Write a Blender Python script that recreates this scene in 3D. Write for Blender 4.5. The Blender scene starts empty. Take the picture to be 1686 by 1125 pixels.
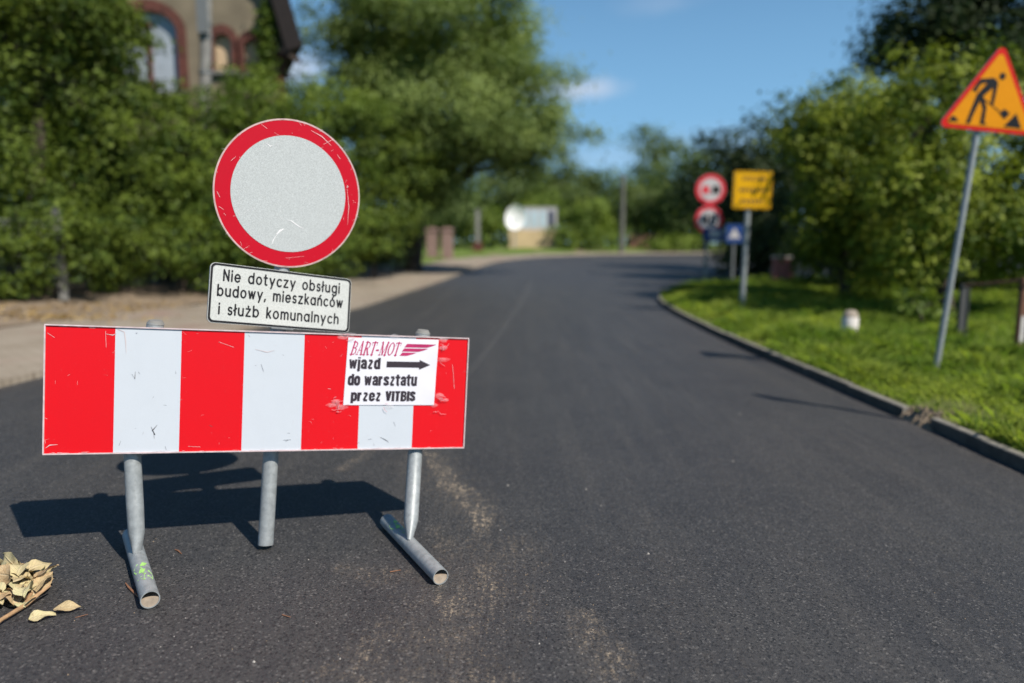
import bpy, bmesh, math, random
import numpy as np
from mathutils import Vector, Matrix
from mathutils.geometry import tessellate_polygon

sc = bpy.context.scene
col = sc.collection
R = math.radians
random.seed(7)
rng = np.random.default_rng(11)

# ------------------------------------------------------------------ camera
EYE = 1.40
PITCH = math.atan(162.5 / 1171.0)
cam = bpy.data.cameras.new("camera")
cam.sensor_width = 36.0
cam.lens = 36.0 * 1171.0 / 1686.0
cam.clip_start = 0.05
cam.clip_end = 3000.0
camo = bpy.data.objects.new("camera", cam)
col.objects.link(camo)
camo.location = (0, 0, EYE)
camo.rotation_euler = (math.pi / 2 - PITCH, 0, 0)
sc.camera = camo
cam.dof.use_dof = True
cam.dof.focus_distance = 2.80
cam.dof.aperture_fstop = 25.0 / 33.0

# ------------------------------------------------------------------ world, sun, exposure
SUN_EL, SUN_AZ = R(47.0), R(133.0)
world = bpy.data.worlds.new("World")
sc.world = world
world.use_nodes = True
wn, wl = world.node_tree.nodes, world.node_tree.links
bg = wn["Background"]
sky = wn.new("ShaderNodeTexSky")
sky.sky_type = 'NISHITA'
sky.sun_disc = False
sky.sun_elevation = SUN_EL
sky.sun_rotation = SUN_AZ
sky.air_density = 1.0
sky.dust_density = 0.1
sky.ozone_density = 4.0
bg.inputs[1].default_value = 0.075
# small fair-weather clouds as part of the sky
tc = wn.new("ShaderNodeTexCoord")


def cloud_mask(az, el, w, h, scale, seed, amount):
    """elliptical noise patch of cloud around one direction of the sky"""
    d = (math.sin(az) * math.cos(el), math.cos(az) * math.cos(el), math.sin(el))
    r = (math.cos(az), -math.sin(az), 0)
    u = (-math.sin(az) * math.sin(el), -math.cos(az) * math.sin(el), math.cos(el))
    def dot(v):
        n = wn.new("ShaderNodeVectorMath"); n.operation = 'DOT_PRODUCT'
        wl.new(tc.outputs["Generated"], n.inputs[0]); n.inputs[1].default_value = v
        return n.outputs["Value"]
    def m(op, a, b):
        n = wn.new("ShaderNodeMath"); n.operation = op
        for i, x in enumerate((a, b)):
            if isinstance(x, (int, float)): n.inputs[i].default_value = x
            else: wl.new(x, n.inputs[i])
        return n.outputs[0]
    x = m('DIVIDE', dot(r), w); y = m('DIVIDE', dot(u), h)
    rr = m('SQRT', m('ADD', m('MULTIPLY', x, x), m('MULTIPLY', y, y)), 0.0)
    nz = wn.new("ShaderNodeTexNoise"); nz.inputs["Scale"].default_value = scale; nz.inputs["Detail"].default_value = 7
    nz.noise_dimensions = '4D'; nz.inputs["W"].default_value = seed
    wl.new(tc.outputs["Generated"], nz.inputs["Vector"])
    v = m('SUBTRACT', m('MULTIPLY', nz.outputs["Fac"], 1.9), m('MULTIPLY', rr, 0.75))
    mr = wn.new("ShaderNodeMapRange"); wl.new(v, mr.inputs[0])
    mr.inputs[1].default_value = 0.25; mr.inputs[2].default_value = 1.0
    mr.inputs[3].default_value = 0; mr.inputs[4].default_value = amount
    mr.interpolation_type = 'SMOOTHSTEP'
    front = m('GREATER_THAN', dot(d), 0.5)
    return m('MULTIPLY', mr.outputs[0], front)


def px_dir(x, y):
    cp, sp = math.cos(PITCH), math.sin(PITCH)
    a, b = (x - 843) / 1171, -(y - 562.5) / 1171
    v = Vector((a, cp + b * sp, -sp + b * cp))
    return v


def px_azel(x, y):
    v = px_dir(x, y).normalized()
    return math.atan2(v.x, v.y), math.asin(v.z)


sx = wn.new("ShaderNodeSeparateXYZ"); wl.new(tc.outputs["Generated"], sx.inputs[0])
vr = wn.new("ShaderNodeMapRange"); wl.new(sx.outputs[2], vr.inputs[0])
vr.inputs[1].default_value = .02; vr.inputs[2].default_value = .62; vr.inputs[3].default_value = .78; vr.inputs[4].default_value = 0.0
vr.interpolation_type = 'SMOOTHSTEP'
vm = wn.new("ShaderNodeMix"); vm.data_type = 'RGBA'
wl.new(vr.outputs[0], vm.inputs["Factor"]); wl.new(sky.outputs[0], vm.inputs[6]); vm.inputs[7].default_value = (4.0, 6.6, 9.4, 1)
cur = vm.outputs[2]
for (x, y, w, h, s, sd, am) in ((960, 148, .085, .026, 9, 1.3, .62), (490, 112, .06, .03, 9, 4.1, .6), (1000, 262, .16, .03, 6, 2.2, .12),
                                (1110, 5, .10, .022, 8, 6.3, .12), (1230, 240, .12, .04, 6, 3.6, .15)):
    az, el = px_azel(x, y)
    mk = cloud_mask(az, el, w, h, s, sd, am)
    mx = wn.new("ShaderNodeMix"); mx.data_type = 'RGBA'
    wl.new(mk, mx.inputs["Factor"]); wl.new(cur, mx.inputs[6]); mx.inputs[7].default_value = (8.6, 8.8, 9.6, 1)
    cur = mx.outputs[2]
hs = wn.new("ShaderNodeHueSaturation"); hs.inputs["Saturation"].default_value = 1.2
wl.new(cur, hs.inputs["Color"]); wl.new(hs.outputs[0], bg.inputs[0])

sun = bpy.data.lights.new("sun", 'SUN')
sun.energy = 5.0
sun.angle = R(0.53)
sun.color = (1.0, 0.94, 0.85)
suno = bpy.data.objects.new("sun", sun)
col.objects.link(suno)
sd_ = Vector((math.sin(SUN_AZ) * math.cos(SUN_EL), math.cos(SUN_AZ) * math.cos(SUN_EL), math.sin(SUN_EL)))
suno.rotation_euler = sd_.to_track_quat('Z', 'Y').to_euler()
suno.location = sd_ * 60
sc.view_settings.view_transform = 'Standard'
sc.view_settings.look = 'None'
sc.view_settings.exposure = 0.30
sc.view_settings.gamma = 1.0
sc.view_settings.use_curve_mapping = False

# ------------------------------------------------------------------ helpers


def pt(x, y, Y):
    """world point seen at photo pixel (x, y) at distance Y ahead"""
    d = px_dir(x, y)
    return Vector((0, 0, EYE)) + d * (Y / d.y)


def sstep(t):
    t = np.clip(t, 0, 1)
    return t * t * (3 - 2 * t)


def zroad(X, Y):
    return -0.03 * np.clip(X, -4, 4) * np.clip((25 - Y) / 15, 0, 1) + 0.55 * sstep((Y - 18) / 37)


def tag(o, label=None, cat=None, group=None, kind=None):
    if label: o["label"] = label
    if cat: o["category"] = cat
    if group: o["group"] = group
    if kind: o["kind"] = kind
    return o


def thing(name, loc, label, cat, group=None, rot=None):
    o = bpy.data.objects.new(name, None)
    o.empty_display_size = .2
    col.objects.link(o)
    if rot is not None:
        o.matrix_world = Matrix.Translation(Vector(loc)) @ rot.to_4x4()
    else:
        o.location = loc
    return tag(o, label, cat, group)


class MB:
    def __init__(s):
        s.v, s.f, s.m = [], [], []

    def face(s, pts, mi=0):
        b = len(s.v); s.v += [Vector(p) for p in pts]; s.f.append(list(range(b, b + len(pts)))); s.m.append(mi)

    def poly(s, pts, mi=0):
        """flat concave polygon"""
        s.face(pts, mi)

    def box(s, c, h, M=None, mi=0):
        c = Vector(c); b = len(s.v)
        for i in range(8):
            p = Vector(((1 if i & 1 else -1) * h[0], (1 if i & 2 else -1) * h[1], (1 if i & 4 else -1) * h[2]))
            s.v.append((M @ p if M else p) + c)
        for q in ((0, 2, 3, 1), (4, 5, 7, 6), (0, 1, 5, 4), (2, 6, 7, 3), (0, 4, 6, 2), (1, 3, 7, 5)):
            s.f.append([b + k for k in q]); s.m.append(mi)

    def tube(s, pts, rad, n=16, mi=0, caps=True, squash=None):
        pts = [Vector(p) for p in pts]
        if not isinstance(rad, (list, tuple)): rad = [rad] * len(pts)
        b = len(s.v); prev = None
        for i, p in enumerate(pts):
            t = (pts[min(i + 1, len(pts) - 1)] - pts[max(i - 1, 0)]).normalized()
            if prev is None:
                a = Vector((1, 0, 0)) if abs(t.x) < .8 else Vector((0, 1, 0))
                prev = (a - t * a.dot(t)).normalized()
            u = (prev - t * prev.dot(t)).normalized(); prev = u; w = t.cross(u)
            r = rad[i]
            ru, rw = r if isinstance(r, (list, tuple)) else (r, r)
            for k in range(n):
                a = 2 * math.pi * k / n
                s.v.append(p + u * math.cos(a) * ru + w * math.sin(a) * rw)
        for i in range(len(pts) - 1):
            for k in range(n):
                k2 = (k + 1) % n
                s.f.append([b + i * n + k, b + i * n + k2, b + (i + 1) * n + k2, b + (i + 1) * n + k]); s.m.append(mi)
        if caps:
            s.f.append([b + k for k in range(n)][::-1]); s.m.append(mi)
            e = b + (len(pts) - 1) * n
            s.f.append([e + k for k in range(n)]); s.m.append(mi)

    def prism(s, outline, y0, y1, mi=0, mi_side=None):
        """outline in local x,z extruded from y0 (front) to y1 (back)"""
        ms = mi if mi_side is None else mi_side
        s.face([(x, y0, z) for x, z in outline], mi)
        s.face([(x, y1, z) for x, z in reversed(outline)], ms)
        n = len(outline)
        for i in range(n):
            (x0, z0), (x1, z1) = outline[i], outline[(i + 1) % n]
            s.face([(x0, y0, z0), (x0, y1, z0), (x1, y1, z1), (x1, y0, z1)], ms)

    def xform(s, M, start=0):
        for i in range(start, len(s.v)): s.v[i] = M @ s.v[i]
        return s


def stroke(mb, P, w, y, place, butt=False):
    """constant width line with mitred corners and round ends"""
    P = [Vector(p) for p in P]; closed = (P[0] - P[-1]).length < 1e-4
    for i in range(1, len(P) - 1):
        if (P[i] - P[i - 1]).normalized().dot((P[i + 1] - P[i]).normalized()) < .2:
            stroke(mb, P[:i + 1], w, y, place, butt); stroke(mb, P[i:], w, y - .00004, place, butt)
            return
    if closed: P = P[:-1]
    n = len(P); L_, R_ = [], []
    for i, p in enumerate(P):
        a = P[i - 1] if (i or closed) else p; b = P[(i + 1) % n] if (i < n - 1 or closed) else p
        d0 = (p - a).normalized() if (p - a).length else (b - p).normalized(); d1 = (b - p).normalized() if (b - p).length else d0
        n0, n1 = Vector((-d0.y, d0.x)), Vector((-d1.y, d1.x)); m = n0 + n1
        m = m.normalized() if m.length > 1e-6 else n0
        k = min(1 / max(m.dot(n0), .35), 2.2); L_.append(p + m * w / 2 * k); R_.append(p - m * w / 2 * k)
    for i in range(n if closed else n - 1):
        j = (i + 1) % n; mb.face([place(q, y) for q in (R_[i], R_[j], L_[j], L_[i])])
    if not closed and not butt:
        for e, f in ((0, 1), (-1, -2)):
            d = (P[e] - P[f]).normalized(); a0 = math.atan2(d.y, d.x)
            pts = [P[e] + Vector((math.cos(a0 + a), math.sin(a0 + a))) * w / 2 for a in np.linspace(-math.pi / 2, math.pi / 2, 7)]
            mb.face([place(q, y - .00006) for q in pts])


def base_of(parent):
    L = Vector((0, 0, 0)); p = parent
    while p is not None:
        L = L + p.location; p = p.parent
    return L


def obj(name, mb, mats, parent=None, smooth=False, world=False, merge=False):
    """link one mesh object; world=True: vertices are world coordinates and parent is unrotated"""
    me = bpy.data.meshes.new(name)
    off = base_of(parent) if (world and parent is not None) else Vector((0, 0, 0))
    me.from_pydata([tuple(v - off) for v in mb.v], [], mb.f)
    if not isinstance(mats, (list, tuple)): mats = [mats]
    for m in mats: me.materials.append(m)
    me.polygons.foreach_set("material_index", mb.m)
    if smooth:
        me.polygons.foreach_set("use_smooth", [True] * len(mb.f))
        bm = bmesh.new(); bm.from_mesh(me)
        bmesh.ops.remove_doubles(bm, verts=bm.verts, dist=1e-5)
        bmesh.ops.recalc_face_normals(bm, faces=bm.faces)
        bm.to_mesh(me); bm.free()
        me.set_sharp_from_angle(angle=R(40))
    me.update()
    o = bpy.data.objects.new(name, me)
    col.objects.link(o)
    if parent is not None: o.parent = parent
    return o


def grid_obj(name, V, mats, attr=None, smooth=True):
    """V: rows x cols x 3 array"""
    n, m = V.shape[:2]
    me = bpy.data.meshes.new(name)
    idx = np.arange(n * m).reshape(n, m)
    F = np.stack([idx[:-1, :-1], idx[:-1, 1:], idx[1:, 1:], idx[1:, :-1]], -1).reshape(-1, 4)
    me.vertices.add(n * m); me.vertices.foreach_set("co", V.reshape(-1).astype(np.float32))
    me.loops.add(F.size); me.loops.foreach_set("vertex_index", F.reshape(-1).astype(np.int32))
    me.polygons.add(len(F)); me.polygons.foreach_set("loop_start", np.arange(0, F.size, 4, dtype=np.int32))
    if attr:
        for k, a in attr.items():
            at = me.attributes.new(k, 'FLOAT', 'POINT'); at.data.foreach_set("value", a.reshape(-1).astype(np.float32))
    me.polygons.foreach_set("use_smooth", np.full(len(F), smooth))
    me.materials.append(mats); me.update(calc_edges=True); me.validate()
    o = bpy.data.objects.new(name, me); col.objects.link(o)
    return o


# ------------------------------------------------------------------ materials


class NT:
    def __init__(s, name):
        s.m = bpy.data.materials.new(name); s.m.use_nodes = True
        s.n, s.l = s.m.node_tree.nodes, s.m.node_tree.links
        s.b = s.n["Principled BSDF"]; s.out = s.n["Material Output"]
        s.pos = None

    def P(s):
        if s.pos is None:
            t = s.n.new("ShaderNodeTexCoord"); s.pos = t.outputs["Object"]
        return s.pos

    def put(s, sock, v):
        if hasattr(v, "is_output") or hasattr(v, "links"): s.l.new(v, sock)
        elif isinstance(v, (tuple, list)) and len(v) == 3 and sock.type == 'RGBA': sock.default_value = (*v, 1)
        else: sock.default_value = v

    def noise(s, scale, detail=4, rough=.55, vec=None, dist=0):
        n = s.n.new("ShaderNodeTexNoise"); s.put(n.inputs["Vector"], vec or s.P())
        n.inputs["Scale"].default_value = scale; n.inputs["Detail"].default_value = detail
        n.inputs["Roughness"].default_value = rough; n.inputs["Distortion"].default_value = dist
        return n.outputs["Fac"]

    def voro(s, scale, out="Color", feature='F1', vec=None):
        n = s.n.new("ShaderNodeTexVoronoi"); n.feature = feature; s.put(n.inputs["Vector"], vec or s.P())
        n.inputs["Scale"].default_value = scale
        return n.outputs[out]

    def scale(s, k, vec=None):
        n = s.n.new("ShaderNodeMapping"); s.put(n.inputs[0], vec or s.P()); n.inputs[3].default_value = k
        return n.outputs[0]

    def ramp(s, f, a, b, lo=0., hi=1.):
        n = s.n.new("ShaderNodeMapRange"); s.put(n.inputs[0], f)
        n.inputs[1].default_value = a; n.inputs[2].default_value = b; n.inputs[3].default_value = lo; n.inputs[4].default_value = hi
        return n.outputs[0]

    def math(s, op, a, b=0.):
        n = s.n.new("ShaderNodeMath"); n.operation = op; s.put(n.inputs[0], a); s.put(n.inputs[1], b)
        return n.outputs[0]

    def mix(s, f, a, b, mode='MIX'):
        n = s.n.new("ShaderNodeMix"); n.data_type = 'RGBA'; n.blend_type = mode
        s.put(n.inputs[0], f); s.put(n.inputs[6], a); s.put(n.inputs[7], b)
        return n.outputs[2]

    def attr(s, name, out="Fac"):
        n = s.n.new("ShaderNodeAttribute"); n.attribute_name = name
        return n.outputs[out]

    def sep(s, v, ch):
        n = s.n.new("ShaderNodeSeparateXYZ"); s.put(n.inputs[0], v)
        return n.outputs[ch]

    def bump(s, h, strength=.3, dist=.01):
        n = s.n.new("ShaderNodeBump"); s.put(n.inputs["Height"], h)
        n.inputs["Strength"].default_value = strength; n.inputs["Distance"].default_value = dist
        s.l.new(n.outputs[0], s.b.inputs["Normal"])

    def done(s, color, rough=.6, metal=0., spec=.5):
        s.put(s.b.inputs["Base Color"], color); s.put(s.b.inputs["Roughness"], rough)
        s.put(s.b.inputs["Metallic"], metal); s.b.inputs["Specular IOR Level"].default_value = spec
        return s.m


def simple(name, c, rough=.6, metal=0., var=.15, scale=12., spec=.5):
    t = NT(name)
    f = t.noise(scale, 5)
    k = t.ramp(f, .25, .75)
    a = tuple(x * (1 - var) for x in c); b = tuple(min(1, x * (1 + var)) for x in c)
    return t.done(t.mix(k, a, b), rough, metal, spec)


def leaf_mat(name, dark, light, trans=.35):
    t = NT(name)
    c = t.mix(t.attr("tint"), dark, light)
    t.done(c, .6, 0, .25)
    tr = t.n.new("ShaderNodeBsdfTranslucent")
    c2 = t.mix(.6, c, (1.4, 1.5, .6), 'MULTIPLY')
    t.l.new(c2, tr.inputs[0])
    mx = t.n.new("ShaderNodeMixShader"); mx.inputs[0].default_value = trans
    t.l.new(t.b.outputs[0], mx.inputs[1]); t.l.new(tr.outputs[0], mx.inputs[2]); t.l.new(mx.outputs[0], t.out.inputs[0])
    return t.m


def asphalt_mat():
    t = NT("asphalt")
    vc = t.voro(135., "Color")
    r = t.sep(vc, 0); g = t.sep(vc, 1)
    vs = t.sep(t.voro(270., "Color"), 0)
    big = t.noise(1.3, 5, .6)
    streak = t.noise(1., 6, .62, t.scale((5.0, .32, 1)))
    fine = t.noise(90., 4, .6)
    c = t.mix(t.ramp(big, .3, .7), (.038, .037, .039), (.060, .058, .057))
    c = t.mix(t.ramp(streak, .48, .72), c, (.074, .069, .064))
    c = t.mix(t.ramp(fine, .35, .65, 0, .5), c, (.020, .019, .020))
    c = t.mix(t.ramp(vs, .72, 1., 0, .6), c, (.085, .08, .075))
    c = t.mix(t.ramp(r, .86, 1., 0, .7), c, (.165, .155, .145))
    c = t.mix(t.ramp(g, .0, .36, .9, 0), c, (.010, .010, .011))
    dust = t.attr("dust")
    grain = t.math('MULTIPLY', t.ramp(t.noise(45., 6, .75), .44, .60), t.ramp(t.sep(t.voro(150., "Color"), 2), .2, .8))
    strand = t.ramp(t.noise(1., 5, .7, t.scale((46., 5., 1.))), .46, .60)
    grain = t.math('MULTIPLY', grain, t.math('ADD', .25, t.math('MULTIPLY', strand, 1.3)))
    dm = t.math('MINIMUM', t.math('MULTIPLY', dust, t.math('ADD', .03, grain)), 1.)
    c = t.mix(dm, c, (.36, .285, .20))
    line = t.attr("line")
    c = t.mix(t.math('MULTIPLY', line, t.ramp(fine, .3, .6, .0, .35)), c, (.16, .15, .14))
    h = t.math('ADD', t.math('MULTIPLY', r, .6), t.math('MULTIPLY', t.noise(240., 3), .8))
    t.bump(h, .8, .005)
    return t.done(c, t.ramp(fine, .2, .8, .44, .68), 0, .5)


def galv_mat(name="galvanised", c=(.33, .35, .35)):
    t = NT(name)
    f = t.noise(30., 5, .6); v = t.sep(t.voro(55., "Color"), 0)
    a = tuple(x * .72 for x in c)
    k = t.mix(t.ramp(f, .3, .7), a, c)
    k = t.mix(t.ramp(v, .4, 1, 0, .35), k, tuple(x * 1.25 for x in c))
    sc_ = t.noise(6., 6, .7, t.scale((6, 6, .6)))
    k = t.mix(t.ramp(sc_, .58, .72, 0, .5), k, (.17, .17, .165))
    t.bump(f, .08, .003)
    return t.done(k, t.ramp(f, .3, .7, .42, .6), .25, .5)


def sheet_mat(name, c, grain=.25, scale=520., rough=.38, dirt=.2):
    """retroreflective sign sheeting: fine cell pattern, faint grime"""
    t = NT(name)
    v = t.voro(scale, "Distance")
    d = t.noise(7., 6, .65); sp = t.noise(70., 4, .6)
    dark = tuple(x * (1 - grain) for x in c)
    k = t.mix(t.ramp(v, .15, .6), dark, c)
    grime = tuple(x * .72 + .01 for x in c)
    k = t.mix(t.ramp(d, .45, .8, 0, dirt), k, grime)
    k = t.mix(t.ramp(sp, .66, .74, 0, dirt), k, tuple(min(1, x * .5 + .2) for x in c))
    return t.done(k, rough, 0, .28)


M = {}
M['asphalt'] = asphalt_mat()
M['galv'] = galv_mat()
M['galv_dark'] = galv_mat("galvanised_dark", (.20, .21, .21))
M['panel_white'] = sheet_mat("panel_white", (.55, .585, .625), .03, 300., .3, .14)
M['panel_red'] = sheet_mat("panel_red", (.66, .006, .012), .05, 300., .32, .14)
M['sign_white'] = sheet_mat("sign_white", (.53, .555, .55), .42, 330., .45, .10)
M['sign_red'] = sheet_mat("sign_red", (.52, .003, .018), .10, 330., .42, .18)
M['plate_white'] = sheet_mat("plate_white", (.53, .54, .51), .36, 330., .45, .18)
M['black'] = simple("black_film", (.010, .010, .012), .5, spec=.2)
M['metal_back'] = simple("aluminium_back", (.42, .43, .44), .42, .6)
M['scratch'] = simple("scratch_white", (.60, .52, .52), .7)
M['scratch_dark'] = simple("scratch_dark", (.10, .10, .11), .7)
M['paper'] = simple("paper", (.70, .685, .73), .7, 0, .02, 3.)
M['ink'] = simple("ink", (.025, .016, .025), .6)
M['ink_red'] = simple("ink_magenta", (.42, .012, .10), .6)
t = NT("clear_tape"); t.done((.92, .86, .88), .25); t.b.inputs["Alpha"].default_value = .09
M['tape'] = t.m
M['paint_green'] = simple("paint_green", (.34, .62, .16), .55, 0, .2, 60.)
M['rubber'] = simple("dark_plug", (.02, .02, .02), .8)
M['soil_plug'] = simple("dried_mud", (.36, .29, .22), .9, 0, .25, 40.)
M['yellow'] = simple("sign_yellow", (.70, .36, .002), .5, 0, .05, spec=.15)
M['orange'] = simple("sign_orange", (.74, .27, .001), .5, 0, .05, spec=.15)
M['orange_red'] = simple("sign_border_red", (.62, .015, .010), .5, 0, .1, spec=.15)
M['blue'] = simple("sign_blue", (.012, .05, .20), .45, 0, .1)
M['pic_white'] = simple("sign_plain_white", (.50, .48, .48), .5, 0, .05)
M['pic_red'] = simple("sign_plain_red", (.62, .012, .03), .5, 0, .08)
M['concrete'] = simple("concrete", (.21, .205, .19), .9, 0, .25, 5.)
M['concrete_light'] = simple("concrete_light", (.52, .50, .47), .9, 0, .2, 8.)
M['kerb'] = simple("kerb_concrete", (.22, .20, .165), .92, 0, .35, 7.)
M['bark'] = simple("bark", (.055, .042, .03), .95, 0, .4, 9.)
M['plaster'] = simple("house_plaster", (.185, .15, .10), .95, 0, .38, .9)
M['brick'] = simple("brick_trim", (.10, .032, .022), .9, 0, .55, 5.)
M['roof'] = simple("roof_dark", (.014, .009, .008), .9, 0, .3, 6.)
M['board_pale'] = simple("window_board_pale", (.33, .37, .41), .7, 0, .12, 1.5)
M['board_tan'] = simple("window_infill_tan", (.55, .40, .25), .85, 0, .12, 2.)
M['wood_dark'] = simple("dark_wood", (.06, .04, .03), .9)
M['rust'] = simple("rust", (.16, .075, .045), .9, 0, .5, 18.)
M['leaf_dry'] = None
t = NT("dry_leaf")
c = t.mix(t.attr("tint"), (.38, .25, .13), (.52, .49, .26))
n_ = t.noise(70., 5, .6)
c = t.mix(t.ramp(n_, .4, .75, 0, .6), c, (.60, .47, .29))
c = t.mix(t.ramp(t.noise(28., 5, .7), .62, .70, 0, .85), c, (.16, .075, .03))
ac, al = t.attr("across"), t.attr("along")
vein = t.math('MAXIMUM', t.ramp(ac, .0, .12, 1, 0), t.ramp(t.math('ABSOLUTE', t.math('SINE', t.math('ADD', t.math('MULTIPLY', al, 22.), t.math('MULTIPLY', ac, -7.)))), .0, .22, .7, 0))
c = t.mix(t.math('MULTIPLY', vein, .45), c, (.66, .55, .36))
t.bump(t.math('ADD', t.math('MULTIPLY', vein, 1.2), n_), .6, .003)
M['leaf_dry'] = t.done(c, .7, 0, .3)
M['twig'] = simple("twig_wood", (.36, .22, .11), .8, 0, .25, 40.)
M['twig_dark'] = simple("twig_red_brown", (.24, .11, .055), .8, 0, .25, 40.)
M['pebble'] = simple("pebble", (.40, .37, .33), .85, 0, .4, 3.)

t = NT("soil_verge")
a_ = t.noise(3., 6, .65); b_ = t.noise(38., 5, .65)
c = t.mix(t.ramp(a_, .35, .65), (.12, .18, .028), (.16, .15, .06))
c = t.mix(t.ramp(b_, .35, .65, 0, .6), c, (.06, .065, .024))
t.bump(b_, .6, .03)
M['soil'] = t.done(c, .95, 0, .1)
t = NT("far_lawn")
a_ = t.noise(.5, 6, .65); b_ = t.noise(9., 5, .7)
c = t.mix(t.ramp(a_, .35, .65), (.13, .20, .03), (.08, .13, .025))
c = t.mix(t.ramp(b_, .4, .7, 0, .6), c, (.13, .14, .04))
t.bump(b_, .8, .08)
M['lawn'] = t.done(c, .95, 0, .1)
t = NT("pavement_slabs")
a_ = t.noise(1.1, 6, .65); b_ = t.noise(30., 5, .65)
c = t.mix(t.ramp(a_, .35, .68), (.36, .31, .245), (.27, .225, .17))
c = t.mix(t.ramp(t.noise(.7, 4, .6, t.scale((1, 1, 1))), .56, .66, 0, .55), c, (.30, .18, .15))
br = t.n.new("ShaderNodeTexBrick"); t.put(br.inputs["Vector"], t.P()); br.inputs["Scale"].default_value = 2.6
br.inputs["Mortar Size"].default_value = .018; br.inputs[1].default_value = (1, 1, 1, 1); br.inputs[2].default_value = (.88, .86, .84, 1); br.inputs[3].default_value = (.5, .46, .42, 1)
c = t.mix(.7, c, br.outputs["Color"], 'MULTIPLY')
c = t.mix(t.ramp(b_, .4, .7, 0, .4), c, (.16, .13, .095))
t.bump(b_, .3, .01)
M['pavement'] = t.done(c, .92, 0, .2)
t = NT("bare_earth")
a_ = t.noise(.9, 6, .65); b_ = t.noise(14., 6, .7)
c = t.mix(t.ramp(a_, .35, .65), (.26, .20, .14), (.17, .13, .09))
c = t.mix(t.ramp(b_, .42, .68, 0, .7), c, (.30, .235, .17))
c = t.mix(t.ramp(t.noise(5., 5, .7), .62, .70, 0, .8), c, (.30, .17, .06))
yy = t.ramp(t.sep(t.P(), 1), 30., 36.)
c = t.mix(t.math('MULTIPLY', yy, t.ramp(t.noise(.8, 4), .3, .5)), c, (.10, .16, .025))
t.bump(b_, .7, .03)
M['earth'] = t.done(c, .95, 0, .1)

L_hedge = leaf_mat("hedge_leaf", (.016, .042, .006), (.155, .205, .024), .26)
L_hedge2 = leaf_mat("hedge_leaf_light", (.022, .056, .008), (.175, .235, .028), .26)
L_big = leaf_mat("big_tree_leaf", (.07, .115, .026), (.26, .325, .085), .38)
L_right = leaf_mat("right_tree_leaf", (.030, .072, .008), (.30, .345, .034), .28)
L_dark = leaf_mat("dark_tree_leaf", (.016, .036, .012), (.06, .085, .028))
L_far = leaf_mat("far_tree_leaf", (.05, .09, .024), (.17, .22, .06))
L_farl = leaf_mat("far_shrub_leaf", (.08, .14, .02), (.21, .27, .04))
L_grass = leaf_mat("grass_blade", (.10, .20, .022), (.33, .385, .070), .5)

# ------------------------------------------------------------------ ground, road, kerb, verge


def catmull(P, n):
    P = np.array(P, float); Q = np.vstack([2 * P[0] - P[1], P, 2 * P[-1] - P[-2]])
    out = []
    for i in range(len(P) - 1):
        p0, p1, p2, p3 = Q[i:i + 4]
        t = np.linspace(0, 1, n, endpoint=False)[:, None]
        out.append(.5 * (2 * p1 + (p2 - p0) * t + (2 * p0 - 5 * p1 + 4 * p2 - p3) * t ** 2 + (3 * p1 - p0 - 3 * p2 + p3) * t ** 3))
    return np.vstack(out + [P[-1:]])


PAIRS = [((-5.2, -8), (3.40, -8)), ((-4.9, 1), (3.40, .4)), ((-4.56, 6.2), (3.40, 4.6)), ((-4.2, 9), (3.36, 7.2)), ((-3.75, 11.5), (3.32, 10.2)), ((-3.2, 14.3), (3.33, 12.8)),
         ((-3.0, 17.5), (3.42, 15.4)), ((-2.85, 20.5), (3.66, 17.8)), ((-2.5, 25), (4.15, 19.8)), ((-2.05, 29.7), (5.0, 21.5)), ((-1.5, 35), (6.3, 23.0)),
         ((-.45, 41), (8.2, 24.4)), ((2.3, 47.5), (11.5, 25.9)), ((7, 52), (17, 27.4)), ((12, 55), (24, 28.8)), ((17, 57), (32, 30)), ((45, 64), (62, 34))]
LC = catmull([p[0] for p in PAIRS], 60)
KC = catmull([p[1] for p in PAIRS], 60)

# dust, tyre and joint marks on the asphalt (dirt with its own outline), stored per vertex
tt = np.linspace(0, 1, 190)
RX = LC[:, None, 0] * (1 - tt) + KC[:, None, 0] * tt
RY = LC[:, None, 1] * (1 - tt) + KC[:, None, 1] * tt
# refine the rows that lie close to the camera
rows = np.arange(len(LC))
rr_ = np.interp(np.concatenate([np.linspace(60, 250, 480), np.linspace(251, len(LC) - 1, 330)]), rows, rows)
rr_ = np.concatenate([np.linspace(0, 59, 12), rr_])
RXf = np.stack([np.interp(rr_, rows, RX[:, j]) for j in range(RX.shape[1])], 1)
RYf = np.stack([np.interp(rr_, rows, RY[:, j]) for j in range(RY.shape[1])], 1)


def vnoise(X, Y, s, seed):
    r = np.random.default_rng(seed); G = r.random((64, 64))
    x, y = X * s + 31.7, Y * s + 17.3
    xi, yi = np.floor(x).astype(int), np.floor(y).astype(int); fx, fy = sstep(x - xi), sstep(y - yi)
    g = lambda a, b: G[a % 64, b % 64]
    return (g(xi, yi) * (1 - fx) + g(xi + 1, yi) * fx) * (1 - fy) + (g(xi, yi + 1) * (1 - fx) + g(xi + 1, yi + 1) * fx) * fy


def near_line(X, Y, pts, w):
    d = np.full(X.shape, 1e9)
    for (x0, y0, w0), (x1, y1, w1) in zip(pts[:-1], pts[1:]):
        L2 = (x1 - x0) ** 2 + (y1 - y0) ** 2
        t = np.clip(((X - x0) * (x1 - x0) + (Y - y0) * (y1 - y0)) / L2, 0, 1)
        dd = np.hypot(X - x0 - t * (x1 - x0), Y - y0 - t * (y1 - y0)) / (w0 + (w1 - w0) * t)
        d = np.minimum(d, dd)
    return np.clip(1 - d, 0, 1)


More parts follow.
